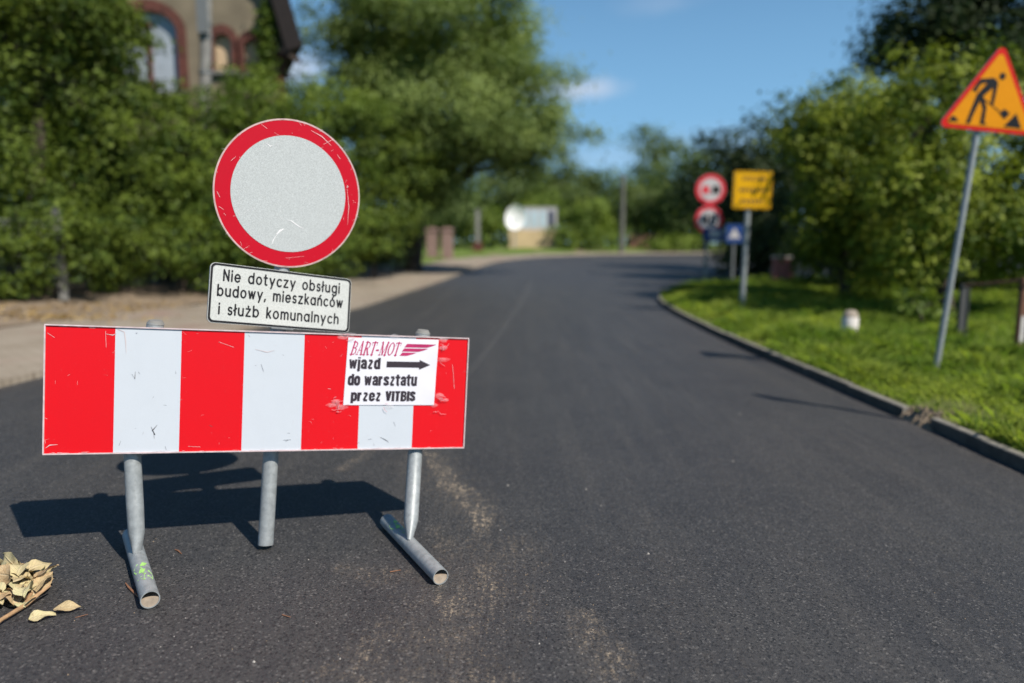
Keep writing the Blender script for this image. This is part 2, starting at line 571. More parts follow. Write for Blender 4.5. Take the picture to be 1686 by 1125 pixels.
def g2(x, y):
    """road point under photo pixel"""
    Y = 3.0
    for _ in range(30):
        d = px_dir(x, y); k = (float(zroad(d.x * Y / d.y, Y)) - EYE) / d.z; Y = d.y * k
    return d.x * k, Y


def trail(L):
    return [(*g2(x, y), w) for x, y, w in L]


dust = np.zeros(RXf.shape)
for L, k in (([(705, 745, .05), (745, 800, .09), (790, 850, .06), (800, 880, .04)], 2.0), ([(722, 770, .015), (775, 830, .02), (800, 850, .01)], 2.4), ([(770, 800, .008), (806, 835, .008)], 2.2), ([(800, 930, .05), (812, 1000, .06)], .9), ([(735, 985, .05), (745, 1010, .06)], 1.2),
             ([(560, 775, .05), (610, 742, .05)], .8), ([(640, 950, .12), (560, 935, .05)], .5), ([(960, 1015, .08), (1010, 1100, .12)], .75),
             ([(600, 1080, .12), (640, 1020, .06)], .65), ([(740, 1060, .13), (800, 1110, .12)], .75), ([(810, 900, .3), (740, 1010, .3), (700, 1125, .35)], .35),
             ([(720, 870, .08), (735, 925, .06)], .45), ([(700, 760, .3), (790, 860, .2)], .35), ([(560, 1110, .1), (660, 1120, .1)], .6), ([(880, 970, .06), (870, 1010, .08)], .35)):
    dust = np.maximum(dust, k * near_line(RXf, RYf, trail(L), 1) ** .8)
dust *= .42 + 1.1 * vnoise(RXf, RYf, 9, 1) * vnoise(RXf, RYf, 28, 2) * 2
band = .10 * (vnoise(RXf * 3, RYf * .35, 1, 5) > .3) * vnoise(RXf * 2.5, RYf * .22, 1.3, 3) ** 2
dust = np.clip(dust * 1.0, 0, 1.5) + band * np.clip(vnoise(RXf, RYf, 20, 8) * 1.5, 0, 1)
edge = np.minimum(np.abs(RXf - np.repeat(RXf[:, -1:], RXf.shape[1], 1)), 9)
dust += .35 * np.clip(1 - edge / .22, 0, 1) * vnoise(RXf, RYf, 6, 9)
line = near_line(RXf, RYf, trail([(873, 468, .09), (857, 500, .07), (833, 535, .055), (808, 570, .05), (777, 608, .045), (700, 680, .03)]), 1) ** .7 * .75
line = np.maximum(line, .16 * near_line(RXf, RYf, trail([(1686, 905, .05), (1320, 740, .05), (1090, 640, .06)]), 1))
line = np.maximum(line, .22 * near_line(RXf, RYf, trail([(1075, 690, .16), (985, 570, .16), (975, 520, .2)]), 1))
RZf = zroad(RXf, RYf) + .004 * (vnoise(RXf, RYf, 1.2, 4) - .5)
road = grid_obj("road", np.stack([RXf, RYf, RZf], -1), M['asphalt'], {"dust": dust, "line": line})
tag(road, "dark grey new asphalt road bending right in the distance", "road", kind="structure")

# big ground sheet, below everything that lies on it
gx = np.concatenate([np.linspace(-900, -80, 12), np.linspace(-70, 90, 81), np.linspace(100, 900, 12)])
gy = np.concatenate([np.linspace(-300, -20, 8), np.linspace(-15, 110, 64), np.linspace(120, 1500, 14)])
GX, GY = np.meshgrid(gx, gy)
ground = grid_obj("ground", np.stack([GX, GY, zroad(GX, GY) - .22], -1), M['lawn'])
tag(ground, "rough green ground behind the hedges and trees", "ground", kind="structure")

# pavement and bank on the left and around the outside of the bend
OUT = catmull([(-14, -8), (-13.2, 1), (-12.4, 6), (-12, 9), (-11.6, 11.5), (-11.2, 14), (-10.6, 17), (-10, 20), (-9.2, 25), (-8.5, 30), (-8, 36), (-7, 44), (-3, 56), (5, 62), (12, 66), (20, 70), (50, 80)], 60)
dvec = OUT - LC; dlen = np.linalg.norm(dvec, axis=1, keepdims=True)
wid = np.minimum(3.0, dlen * .5)
cols = np.array([0, .001, .1, .25, .5, .75, 1.0])
PV = LC[:, None, :] + (dvec / dlen)[:, None, :] * (wid[:, None, :] * cols[None, :, None])
pz = zroad(LC[:, 0], LC[:, 1])[:, None] + np.array([-.05, .07, .072, .08, .09, .1, .11])[None, :]
pav = grid_obj("pavement", np.concatenate([PV, pz[..., None]], -1), M['pavement'], smooth=False)
tag(pav, "sandy grey pavement along the left side of the road", "pavement", kind="structure")
cols = np.linspace(0, 1, 14)
BV = (LC + dvec / dlen * wid)[:, None, :] * (1 - cols[None, :, None]) + (OUT + dvec / dlen * 1.5)[:, None, :] * cols[None, :, None]
bz = zroad(LC[:, 0], LC[:, 1])[:, None] + .11 + .34 * sstep(np.clip((cols - .02) / .75, 0, 1))[None, :] + .06 * (vnoise(BV[..., 0], BV[..., 1], .9, 6) - .5)
bank = grid_obj("bank", np.concatenate([BV, bz[..., None]], -1), M['earth'])
tag(bank, "bare earth bank between pavement and hedge", "bank", kind="structure")

# kerb stones on the right
kseg = np.r_[0, np.cumsum(np.linalg.norm(np.diff(KC, axis=0), axis=1))]


def kpt(s):
    return np.array([np.interp(s, kseg, KC[:, 0]), np.interp(s, kseg, KC[:, 1])])


kb = MB(); s = 7.0
while s < 46:
    ln = 1.0
    p0, p1 = kpt(s + .004), kpt(s + ln - .004)
    gap = abs(p0[1] - 5.1) < .5
    if gap: p1 = kpt(s + .62); GAP = s
    tdir = (p1 - p0) / np.linalg.norm(p1 - p0); nrm = np.array([tdir[1], -tdir[0]])
    dz = random.uniform(-.006, .006); dn = random.uniform(-.006, .006)
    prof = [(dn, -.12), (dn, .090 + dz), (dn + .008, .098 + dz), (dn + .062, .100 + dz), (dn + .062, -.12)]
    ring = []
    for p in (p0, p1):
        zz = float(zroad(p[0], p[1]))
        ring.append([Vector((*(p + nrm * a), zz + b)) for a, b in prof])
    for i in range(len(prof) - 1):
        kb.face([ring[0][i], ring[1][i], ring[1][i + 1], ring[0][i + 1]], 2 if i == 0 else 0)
    kb.face(ring[0][::-1]); kb.face(ring[1])
    s += ln
# crumbled soil where the end of one stone has broken off
for k in range(90):
    q = kpt(GAP + random.uniform(.58, 1.04)); a = random.uniform(-.02, .12); rr = random.uniform(.03, .075); q = q + np.array([a, 0])
    zq = float(zroad(q[0], q[1])) + max(0, .02 + a * .8)
    c0 = len(kb.v); ring = [(q[0] + rr * random.uniform(.7, 1.2) * math.cos(t_), q[1] + rr * random.uniform(.7, 1.2) * math.sin(t_)) for t_ in np.linspace(0, 6.28, 8)[:-1]]
    for i in range(7):
        u_, w_ = ring[i], ring[(i + 1) % 7]; kb.face([(u_[0], u_[1], zq - .06), (w_[0], w_[1], zq - .06), (q[0], q[1], zq + rr * .6)], 1)
kerb = obj("kerb", kb, [M['kerb'], M['earth'], simple("kerb_shaded_face", (.075, .068, .058), .95, 0, .4, 9.)])  # road-side faces get a darker colour to deepen their shade
tag(kerb, "weathered concrete kerb along the grass on the right", "kerb", kind="structure")

# grass verge
TG = catmull([(46, -8), (46, -4), (46, 2), (46, 5), (46, 7), (46, 9), (46, 11), (46, 13), (46, 15), (46, 17), (46, 19), (46, 21), (46, 23), (48, 26), (52, 28), (56, 30), (70, 36)], 60)
tcol = np.linspace(0, 1, 90) ** 2.2
nr = np.gradient(KC, axis=0); nr /= np.linalg.norm(nr, axis=1, keepdims=True); nr = np.stack([nr[:, 1], -nr[:, 0]], 1)
K0 = KC + nr * .058
VV = K0[:, None, :] * (1 - tcol[None, :, None]) + TG[:, None, :] * tcol[None, :, None]


def zverge(X, Y, d):
    return zroad(np.minimum(X, 3.3), Y) + .085 + .05 * sstep(d / 1.2) + .018 * np.minimum(d, 14) * .5 + .05 * (vnoise(X, Y, 1.7, 21) - .5) * sstep(d / .5)


dd = np.linalg.norm(VV - K0[:, None, :], axis=2)
verge = grid_obj("grass_verge", np.concatenate([VV, zverge(VV[..., 0], VV[..., 1], dd)[..., None]], -1), M['soil'])
tag(verge, "soil of the grass verge right of the kerb", "verge", kind="structure")


def kx(Y):
    return np.interp(Y, KC[:900, 1], KC[:900, 0])


def blades(name, X, Y, Z, h, w, mat, lean=.5, seed=3):
    r = np.random.default_rng(seed); n = len(X)
    a = r.random(n) * 2 * np.pi; b = r.random(n) * 2 * np.pi
    side = np.stack([np.cos(a), np.sin(a), 0 * a], 1) * w[:, None] * .5
    ln = np.stack([np.cos(b), np.sin(b), 0 * b], 1) * (h * lean * r.random(n))[:, None]
    base = np.stack([X, Y, Z], 1); up = np.array([0, 0, 1.])
    mid = base + up * (h * .6)[:, None] + ln * .35; tip = base + up * (h * (1 - .25 * r.random(n)))[:, None] + ln
    V = np.stack([base - side, base + side, mid + side * .8, tip, mid - side * .8], 1).reshape(-1, 3)
    i = np.arange(n)[:, None] * 5
    F = np.concatenate([i, i + 1, i + 2, i + 3, i + 4], 1)
    me = bpy.data.meshes.new(name)
    me.vertices.add(len(V)); me.vertices.foreach_set("co", V.reshape(-1).astype(np.float32))
    me.loops.add(F.size); me.loops.foreach_set("vertex_index", F.reshape(-1).astype(np.int32))
    me.polygons.add(n); me.polygons.foreach_set("loop_start", np.arange(0, 5 * n, 5, dtype=np.int32))
    tint = np.clip(vnoise(X, Y, 1.6, seed + 40) * .75 + .55 * r.random(n) - .10, 0, 1)
    at = me.attributes.new("tint", 'FLOAT', 'FACE'); at.data.foreach_set("value", tint.astype(np.float32))
    me.materials.append(mat); me.update(calc_edges=True)
    o = bpy.data.objects.new(name, me); col.objects.link(o)
    return o


gX, gY, gH, gW = [], [], [], []
for (y0, y1, wmax, dens, hh, ww) in ((3.0, 8, 7.0, 2300, .115, .010), (8, 14, 9, 1000, .125, .015), (14, 24, 11, 420, .13, .026)):
    n = int((y1 - y0) * wmax * dens)
    Y = rng.random(n) * (y1 - y0) + y0; d = rng.random(n) ** 1.25 * wmax + .10
    X = kx(Y) + d
    dn_ = vnoise(X, Y, 1.5, 33) * .6 + vnoise(X, Y, 5, 34) * .4
    bare = np.exp(-((X - 3.75) / .45) ** 2 - ((Y - 5.75) / .55) ** 2) + .55 * np.exp(-((d - .1) / .25) ** 2) * (vnoise(X, Y, 3, 35) > .4)
    keep = rng.random(n) < np.clip(.12 + 1.5 * dn_ - 1.2 * bare - .35 * (d > 3.2) * (Y < 11), .05, 1)
    X, Y, d = X[keep], Y[keep], d[keep]
    gX.append(X); gY.append(Y)
    gH.append(hh * (.30 + 1.5 * vnoise(X, Y, 2.2, 36) * (.5 + rng.random(len(X)))) * np.clip(.45 + d * 1.1, .4, 1)); gW.append(np.full(len(X), ww) * (.6 + .8 * rng.random(len(X))))
gX, gY, gH, gW = map(np.concatenate, (gX, gY, gH, gW))
gr = blades("grass", gX, gY, zverge(gX, gY, gX - kx(gY) - .058) - .004, gH, gW, L_grass, 1.5)
tag(gr, "bright green unmown grass covering the right verge", "grass", kind="stuff")

# ------------------------------------------------------------------ plants


def leaf_cloud(name, C, N, S, mat, parent, tint, seed=1, flat=1.0):
    """one mesh of many small pointed leaves: centres C, normals N, sizes S"""
    r = np.random.default_rng(seed); n = len(C)
    N = N / np.maximum(np.linalg.norm(N, axis=1, keepdims=True), 1e-6)
    a = r.normal(size=(n, 3)); T = a - N * (a * N).sum(1, keepdims=True); T /= np.maximum(np.linalg.norm(T, axis=1, keepdims=True), 1e-6)
    B = np.cross(N, T); s = S[:, None]
    V = np.stack([C - T * s * .5, C + B * s * .3 + N * s * .06, C + T * s * .5, C - B * s * .3 + N * s * .06], 1).reshape(-1, 3)
    V = V - np.array(base_of(parent))
    F = np.arange(4 * n, dtype=np.int32)
    me = bpy.data.meshes.new(name)
    me.vertices.add(4 * n); me.vertices.foreach_set("co", V.reshape(-1).astype(np.float32))
    me.loops.add(4 * n); me.loops.foreach_set("vertex_index", F)
    me.polygons.add(n); me.polygons.foreach_set("loop_start", np.arange(0, 4 * n, 4, dtype=np.int32))
    at = me.attributes.new("tint", 'FLOAT', 'FACE'); at.data.foreach_set("value", tint.astype(np.float32))
    me.materials.append(mat); me.update(calc_edges=True)
    o = bpy.data.objects.new(name, me); col.objects.link(o); o.parent = parent
    return o


SEED = [100]


def crown(lobes, dens, leaf, clump=.45, fill=.55):
    """lobes: (centre, rx, ry, rz). Leaves gathered in clumps over and inside every lobe."""
    SEED[0] += 1
    r = np.random.default_rng(SEED[0]); Cs, Ns, Ss, Ts = [], [], [], []
    for c, rx, ry, rz in lobes:
        c = np.array(c); rad = np.array([rx, ry, rz])
        area = 4 * np.pi * ((rx * ry) ** 1.6 / 3 + (rx * rz) ** 1.6 / 3 + (ry * rz) ** 1.6 / 3) ** (1 / 1.6)
        nl = int(area * dens); cl = clump * min(1, np.mean(rad) / 1.2)
        nc = max(8, int(area / (cl * cl * 1.7)))
        # boughs: flattened sprays that overhang one another and leave shaded gaps between them
        bl = min(clump * 2.3, float(np.mean(rad)) * .62)
        nb = max(6, int(area / (bl * bl * 2.6)))
        bd = r.normal(size=(nb, 3)); bd /= np.linalg.norm(bd, axis=1, keepdims=True)
        bc = c + bd * rad * (.90 - fill * .8 * r.random(nb) ** 1.4 + .08 * r.normal(size=nb))[:, None]
        bs = bl * (.55 + .75 * r.random(nb)); bw = bs ** 2; bw /= bw.sum()
        bi = r.choice(nb, nc, p=bw)
        d = bd[bi]
        cc = bc[bi] + r.normal(size=(nc, 3)) * np.array([.52, .52, .24]) * bs[bi, None] - np.array([0, 0, .25]) * (r.random(nc) ** 2 * bs[bi])[:, None]
        loose = r.random(nc) < .14
        cc[loose] = c + r.normal(size=(int(loose.sum()), 3)) * rad * .45
        ct = r.random(nc); cs = cl * (.6 + .8 * r.random(nc))
        w = cs ** 2; w /= w.sum()
        ii = r.choice(nc, nl, p=w)
        off = r.normal(size=(nl, 3)) * np.array([.55, .55, .34])
        C = cc[ii] + off * cs[ii, None]
        N = d[ii] * .45 + off * .9 + np.array([0, 0, .5]) + r.normal(size=(nl, 3)) * .38
        Cs.append(C); Ns.append(N); Ss.append(leaf * (.55 + .9 * r.random(nl))); Ts.append(np.clip(.75 * ct[ii] + .35 * r.random(nl) - .05, 0, 1))
    return map(np.concatenate, (Cs, Ns, Ss, Ts))


def limbs(mb, base, lobes, r0, fork):
    base = Vector(base); fork = Vector(fork)
    mid = base.lerp(fork, .5) + Vector((random.uniform(-.06, .06), random.uniform(-.06, .06), 0))
    mb.tube([base - Vector((0, 0, .25)), base + Vector((0, 0, .05)), mid, fork], [r0 * 1.5, r0 * 1.15, r0 * .95, r0 * .8], 10)
    for c, rx, ry, rz in lobes:
        e = Vector(c) + Vector((0, 0, rz * .35)); m = fork.lerp(e, .5) + Vector((random.uniform(-.2, .2), random.uniform(-.2, .2), random.uniform(0, .25)))
        mb.tube([fork - Vector((0, 0, r0)), m, e], [r0 * .55, r0 * .33, r0 * .08], 7)


def plant(name, label, cat, base, lobes, mat, dens, leaf, r0=.09, fork=None, clump=.33, group=None, fill=.65, stem="trunk", foliage="crown"):
    base = Vector(base)
    t = thing(name, base, label, cat, group)
    mb = MB()
    fk = Vector(fork) if fork else Vector(lobes[0][0]) - Vector((0, 0, lobes[0][3] * .55))
    fk.z = max(fk.z, base.z + .25)
    limbs(mb, base, lobes, r0, fk)
    obj(stem, mb, M['bark'], t, smooth=True, world=True)
    C, N, S, T = crown(lobes, dens, leaf, clump, fill)
    leaf_cloud(foliage, C, N, S, mat, t, T, SEED[0])
    return t


def lob(x, y, Y, rx, ry, dep=1.0):
    """lobe seen at photo pixel (x, y), rx by ry pixels, at distance Y"""
    c = pt(x, y, Y); k = Y / 1171 * 1.01
    return (c, rx * k, (rx + ry) * .5 * k * dep, ry * k)


def zl(X, Y):
    return float(zroad(np.float64(-3), np.float64(Y))) + .38


def foot(x, Y, z=None):
    p = pt(x, 430, Y)
    return (p.x, p.y, zl(p.x, Y) if z is None else z)


GH = "overgrown shrubs along the left fence"
plant("overgrown_tree", "tall overgrown tree filling the upper left corner beside the house", "tree", foot(70, 14.6),
      [lob(60, 40, 15, 115, 105), lob(-60, 160, 14.5, 120, 130), lob(130, 150, 15.5, 85, 85), lob(150, 70, 15.6, 55, 60), lob(165, -10, 15.8, 45, 40), lob(212, 120, 16, 34, 66), lob(222, 60, 16.3, 22, 40), lob(175, 40, 16, 40, 50), lob(255, 150, 16.6, 30, 26), lob(100, -20, 15.4, 60, 50), lob(40, -90, 15.5, 140, 90), lob(150, 215, 15, 62, 55), lob(-120, 20, 15, 120, 120)], L_hedge, 340, .095, .13, clump=.36, fill=.6)
plant("shrub", "dark dense shrub at the far left edge behind the barrier", "shrub", foot(40, 14.2),
      [lob(40, 300, 14, 105, 80), lob(-60, 360, 14, 100, 100), lob(70, 410, 13.6, 85, 62), lob(0, 450, 13.2, 70, 40), lob(30, 400, 12.8, 60, 50), lob(-20, 470, 12.6, 60, 26), lob(150, 400, 13.4, 34, 60), lob(60, 455, 13, 40, 20)], L_hedge, 330, .088, .05, group=GH, stem="stem", foliage="foliage")
plant("shrub", "shrub climbing over the pale concrete post on the left", "shrub", foot(190, 15.8),
      [lob(175, 275, 15.5, 85, 75), lob(180, 385, 15.2, 95, 75), lob(245, 330, 16, 65, 70), lob(150, 440, 15, 60, 30)], L_hedge, 330, .088, .05, group=GH, stem="stem", foliage="foliage")
plant("shrub", "shrub below the arched house window left of the round sign", "shrub", foot(300, 17),
      [lob(275, 215, 17, 70, 60), lob(320, 275, 17, 65, 60), lob(300, 370, 16.6, 85, 80), lob(335, 430, 16.4, 60, 40), lob(350, 200, 17.6, 50, 50)], L_hedge2, 330, .088, .05, group=GH, stem="stem", foliage="foliage")
plant("shrub", "shrub under the dark roof edge just behind the round sign", "shrub", foot(420, 18.5),
      [lob(400, 165, 18.6, 62, 58), lob(440, 205, 18.2, 75, 70), lob(420, 300, 18, 80, 80), lob(430, 400, 17.8, 85, 65)], L_hedge2, 310, .092, .05, group=GH, stem="stem", foliage="foliage")
plant("shrub", "light green shrub against the sky right of the house", "shrub", foot(520, 21.5),
      [lob(505, 185, 21.6, 62, 48), lob(560, 215, 21.4, 62, 70), lob(530, 290, 21, 75, 80), lob(540, 390, 21, 80, 65), lob(545, 150, 22, 42, 45)], L_hedge2, 260, .105, .05, group=GH, stem="stem", foliage="foliage")
plant("shrub", "shrub between round sign and the big tree trunk", "shrub", foot(615, 25),
      [lob(610, 240, 25.5, 70, 70), lob(620, 330, 25, 70, 70), lob(600, 410, 24.6, 58, 38), lob(655, 270, 25.5, 50, 70), lob(640, 375, 25, 48, 60)], L_hedge, 170, .135, .06, group=GH, stem="stem", foliage="foliage")

plant("dark_tree", "dark tree in the shade behind the fence shrubs below the house", "tree", foot(150, 20.5),
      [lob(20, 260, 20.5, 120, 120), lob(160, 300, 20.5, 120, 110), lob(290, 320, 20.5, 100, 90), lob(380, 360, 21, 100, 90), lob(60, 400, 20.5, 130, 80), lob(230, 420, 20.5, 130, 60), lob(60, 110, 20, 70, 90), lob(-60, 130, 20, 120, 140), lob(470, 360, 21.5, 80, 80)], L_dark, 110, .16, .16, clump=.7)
plant("broadleaf_tree", "big olive green tree in the middle overhanging the road", "tree", foot(680, 30),
      [lob(660, 90, 29, 105, 125), lob(780, 60, 29, 100, 105), lob(720, 190, 28, 125, 100), lob(820, 150, 28.5, 85, 85), lob(850, 215, 28, 78, 56), lob(790, 245, 28, 105, 55), lob(720, -40, 30, 130, 80), lob(655, 225, 28, 70, 75), lob(700, 300, 28, 62, 45), lob(835, 80, 29, 52, 60), lob(905, 212, 28, 42, 36), lob(870, 258, 28, 46, 28), lob(600, 60, 29.5, 55, 80), lob(620, 150, 29, 60, 60)],
      L_big, 270, .13, .32, fork=pt(690, 330, 30), clump=.75, fill=.5)
plant("round_shrub", "dark round shrub at the foot of the big tree", "shrub", foot(655, 28.5), [lob(650, 395, 28.5, 42, 40), lob(630, 425, 27.5, 30, 18)], L_dark, 110, .14, .06, stem="stem", foliage="foliage")

# right-hand trees


def zv(X, Y):
    return float(zverge(np.float64(X), np.float64(Y), np.float64(max(.2, X - 3.4))))


def footr(x, y0, Y):
    p = pt(x, y0, Y); return (p.x, p.y, zv(p.x, p.y))


plant("leafy_tree", "bright green bushy tree in the middle of the right verge", "tree", footr(1390, 520, 17),
      [lob(1380, 190, 17, 88, 72), lob(1355, 285, 16.8, 55, 80), lob(1440, 215, 16.6, 90, 85), lob(1420, 320, 16.2, 95, 80), lob(1350, 375, 16.8, 58, 62), lob(1455, 405, 16, 85, 70)],
      L_right, 320, .105, .12, clump=.40, fill=.5)
plant("leafy_tree", "leafy tree directly behind the triangular roadworks sign", "tree", footr(1560, 520, 12.8),
      [lob(1530, 150, 13.4, 90, 72), lob(1560, 260, 12.8, 92, 90), lob(1518, 320, 12.8, 66, 82), lob(1580, 370, 12.5, 80, 72), lob(1510, 420, 12.6, 62, 52), lob(1492, 150, 14.2, 42, 38)],
      L_right, 370, .092, .11, clump=.34, fill=.5)
plant("small_bush", "low green bush on the grass between white marker and sign pole", "bush", footr(1520, 550, 11.4),
      [lob(1515, 505, 11.4, 40, 44), lob(1550, 525, 11.6, 30, 30)], L_hedge2, 150, .09, .03, stem="stem", foliage="foliage")
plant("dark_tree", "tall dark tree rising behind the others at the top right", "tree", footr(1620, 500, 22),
      [lob(1540, 35, 22, 90, 75), lob(1640, -10, 22, 120, 120), lob(1700, 80, 21, 110, 110), lob(1500, 75, 22.5, 55, 45), lob(1590, -110, 22, 110, 90)], L_dark, 170, .15, .2, clump=.7)
plant("leafy_tree", "tree at the right edge of the picture behind the rusty post", "tree", footr(1790, 520, 13),
      [lob(1720, 170, 13, 80, 95), lob(1740, 300, 13, 90, 110), lob(1660, 360, 13.4, 70, 70), lob(1690, 425, 13, 72, 42), lob(1640, 300, 14, 50, 60)], L_right, 330, .092, .1, clump=.36, fill=.5)
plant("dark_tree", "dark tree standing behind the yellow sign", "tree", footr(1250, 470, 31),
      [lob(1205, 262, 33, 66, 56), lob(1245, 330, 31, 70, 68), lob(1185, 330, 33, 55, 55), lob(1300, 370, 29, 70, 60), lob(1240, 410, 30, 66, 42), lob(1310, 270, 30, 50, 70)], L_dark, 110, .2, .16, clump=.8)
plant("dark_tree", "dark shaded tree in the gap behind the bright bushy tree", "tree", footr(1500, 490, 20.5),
      [lob(1420, 420, 20.5, 90, 70), lob(1510, 440, 19.5, 90, 60), lob(1600, 400, 18.5, 95, 80), lob(1680, 390, 18, 90, 90), lob(1500, 340, 20, 110, 80), lob(1322, 216, 20.3, 40, 34), lob(1360, 235, 20.3, 60, 45), lob(1400, 200, 19.8, 50, 40)], L_dark, 130, .16, .14, clump=.7)  # rear lobes hidden by the bushy tree, added to shade the lower round sign

# far trees beyond the bend
FT = "trees beyond the bend"
fz = lambda Y: float(zroad(0., Y))
for lab, x, Y, lobes in (
    ("pointed poplar like tree on the skyline behind the round signs", 1080, 80, [(1080, 245, 27, 38), (1078, 290, 40, 40), (1085, 340, 46, 46)]),
    ("low far tree under the right end of the big tree", 985, 74, [(985, 305, 48, 34), (960, 340, 50, 40), (1015, 345, 45, 40)]),
    ("far tree seen below the big tree crown left of the dish", 800, 70, [(800, 330, 45, 42), (760, 350, 45, 45), (830, 310, 50, 36)]),
    ("far tree behind the pale pole at the bend", 1050, 68, [(1045, 325, 40, 36), (1080, 350, 44, 40), (1120, 330, 45, 48)]),
    ("far tree above the white dish", 890, 72, [(890, 320, 52, 36), (925, 315, 48, 38), (860, 345, 50, 34)]),
    ("dark far tree to the right of the skyline dip", 1160, 62, [(1150, 290, 45, 40), (1175, 330, 55, 55), (1130, 360, 40, 40)]),
    ("far tree half hidden behind the leaning tree trunk", 715, 62, [(715, 340, 52, 46), (690, 370, 45, 40), (735, 300, 50, 44)]),
):
    plant("far_tree", lab, "tree", (*pt(x, 400, Y).xy, fz(Y)), [lob(a, b, Y, c, d) for a, b, c, d in lobes], L_far, 34, .34, .2, clump=1.4, group=FT)
for lab, x, Y, lobes in (
    ("round bright shrub beside the pale building at the bend", 965, 60, [(945, 375, 30, 38), (985, 378, 36, 36), (965, 350, 28, 20)]),
    ("yellow green shrub above the roof of the pale building", 885, 67, [(880, 330, 32, 20), (905, 345, 20, 18)]),
    ("bright shrub left of the white dish", 812, 62, [(808, 372, 18, 34), (792, 385, 16, 24)]),
    ("low shrub in front of the far brick wall", 1100, 59, [(1085, 402, 42, 9), (1130, 398, 20, 14)]),
):
    plant("far_shrub", lab, "shrub", (*pt(x, 400, Y).xy, fz(Y)), [lob(a, b, Y, c, d) for a, b, c, d in lobes], L_farl, 55, .26, .08, clump=.8, group="shrubs at the bend", stem="stem", foliage="foliage")

# closed wood on the horizon
SEED[0] += 1
wl_ = []
for i in range(46):
    x = -1500 + i * 100; Y = 120 + (i * 37 % 30)
    p = pt(x, 385, Y)
    wl_.append((Vector((p.x, p.y, 3.2)), 8.0, 5.0, 6.0 + (i * 13 % 5) * .7))
wood = thing("far_wood", (0, 120, 0), "continuous far wood closing the horizon beyond the bend", "wood"); wood["kind"] = "stuff"
C, N, S, T = crown(wl_, 2.6, 1.0, 2.4)
leaf_cloud("foliage", C, N, S, L_far, wood, T, 5)

# ------------------------------------------------------------------ house
HY = 24.0
SKEW = .45   # the house stands at an angle: its side walls run back to the left


def hw(x, y):
    p = pt(x, y, HY); return (p.x, p.z)


def arch(x0, x1, ytop, yspring, ybot, n=14):
    """window outline in wall coordinates (x, z), counter-clockwise"""
    (a, zs), (b, _) = hw(x0, yspring), hw(x1, yspring); zt = hw(x0, ytop)[1]; zb = hw(x0, ybot)[1]
    c, r = (a + b) / 2, (b - a) / 2
    P = [(a, zb), (b, zb)]
    for i in range(n + 1):
        t = math.pi * i / n
        P.append((c + r * math.cos(t), zs + (zt - zs) * math.sin(t)))
    return P


WINS = [(arch(192, 291, 18, 52, 152), 'board_pale'), (arch(352, 381, 56, 72, 118), 'board_tan'), (arch(402, 426, 66, 80, 122), 'board_tan')]
xl, xr = hw(60, 0)[0], hw(466, 0)[0]
zg = zl(-10, HY) - .3
outer = [(xl, zg), (xr, zg), (xr, 7.55), (xr - .62, 9.9), ((xl + xr) / 2, 13.0), (xl + .62, 9.9), (xl, 7.55)]
hroot = thing("house", ((xl + xr) / 2, HY, zg), "old house with beige plaster gable, brick arched windows and dark roof edge", "house")
mb = MB()
polys = [[Vector((x, 0, z)) for x, z in outer]] + [[Vector((x, 0, z)) for x, z in w[0][::-1]] for w in WINS]
flat = [v for p in polys for v in p]
for tri in tessellate_polygon(polys):
    a, b, c = (flat[i] for i in tri)
    mb.face([(v.x, HY, v.z) for v in (a, b, c)])
for w, _ in WINS:
    for i in range(len(w)):
        (x0, z0), (x1, z1) = w[i], w[(i + 1) % len(w)]
        mb.face([(x0, HY, z0), (x1, HY, z1), (x1, HY + .22, z1), (x0, HY + .22, z0)])
for (x0, z0), (x1, z1) in ((outer[1], outer[2]), (outer[6], outer[0])):
    mb.face([(x0, HY, z0), (x0 - SKEW * 11, HY + 11, z0), (x1 - SKEW * 11, HY + 11, z1), (x1, HY, z1)])
mb.face([(x - SKEW * 11, HY + 11, z) for x, z in outer])
obj("wall", mb, M['plaster'], hroot, world=True)
# quoins and brick string along the right corner
mb = MB()
for k in range(16):
    mb.box((xr - (.16 if k % 2 else .11), HY - .02, 2.2 + k * .34), (.165 if k % 2 else .115, .035, .16))
obj("corner_bricks", mb, M['brick'], hroot, world=True)
# roof: steep lower slopes and a flatter upper part, overhanging the gable
mb = MB()
for sg in (1, -1):
    cx_ = (xl + xr) / 2; ex = (xr - cx_)
    prof = [(ex + .72, 7.55), (ex + .06, 10.05), (0, 13.35)]
    for (x0, z0), (x1, z1) in zip(prof[:-1], prof[1:]):
        d = Vector((x1 - x0, 0, z1 - z0)).normalized(); nn = Vector((d.z, 0, -d.x)) * .55
        q = [Vector((x0, 0, z0)), Vector((x1, 0, z1)), Vector((x1, 0, z1)) - nn, Vector((x0, 0, z0)) - nn]
        q = [Vector((cx_ + sg * v.x, 0, v.z)) for v in q]
        f_ = [v + Vector((0, HY - .5, 0)) for v in q]; k_ = [v + Vector((-SKEW * 11.6, HY + 11.6, 0)) for v in q]
        mb.face(f_); mb.face(k_[::-1])
        for i in range(4): mb.face([f_[i], k_[i], k_[(i + 1) % 4], f_[(i + 1) % 4]])
rf = obj("roof", mb, M['roof'], hroot, world=True)
for k in range(5):
    mb = MB(); mb.box((xr + .30 - SKEW * (k * 2.2), HY - .35 + k * 2.2, 7.3), (.34, .06, .07), Matrix.Rotation(R(35), 3, 'Y'))
    obj("rafter_end", mb, M['wood_dark'], rf, world=True)
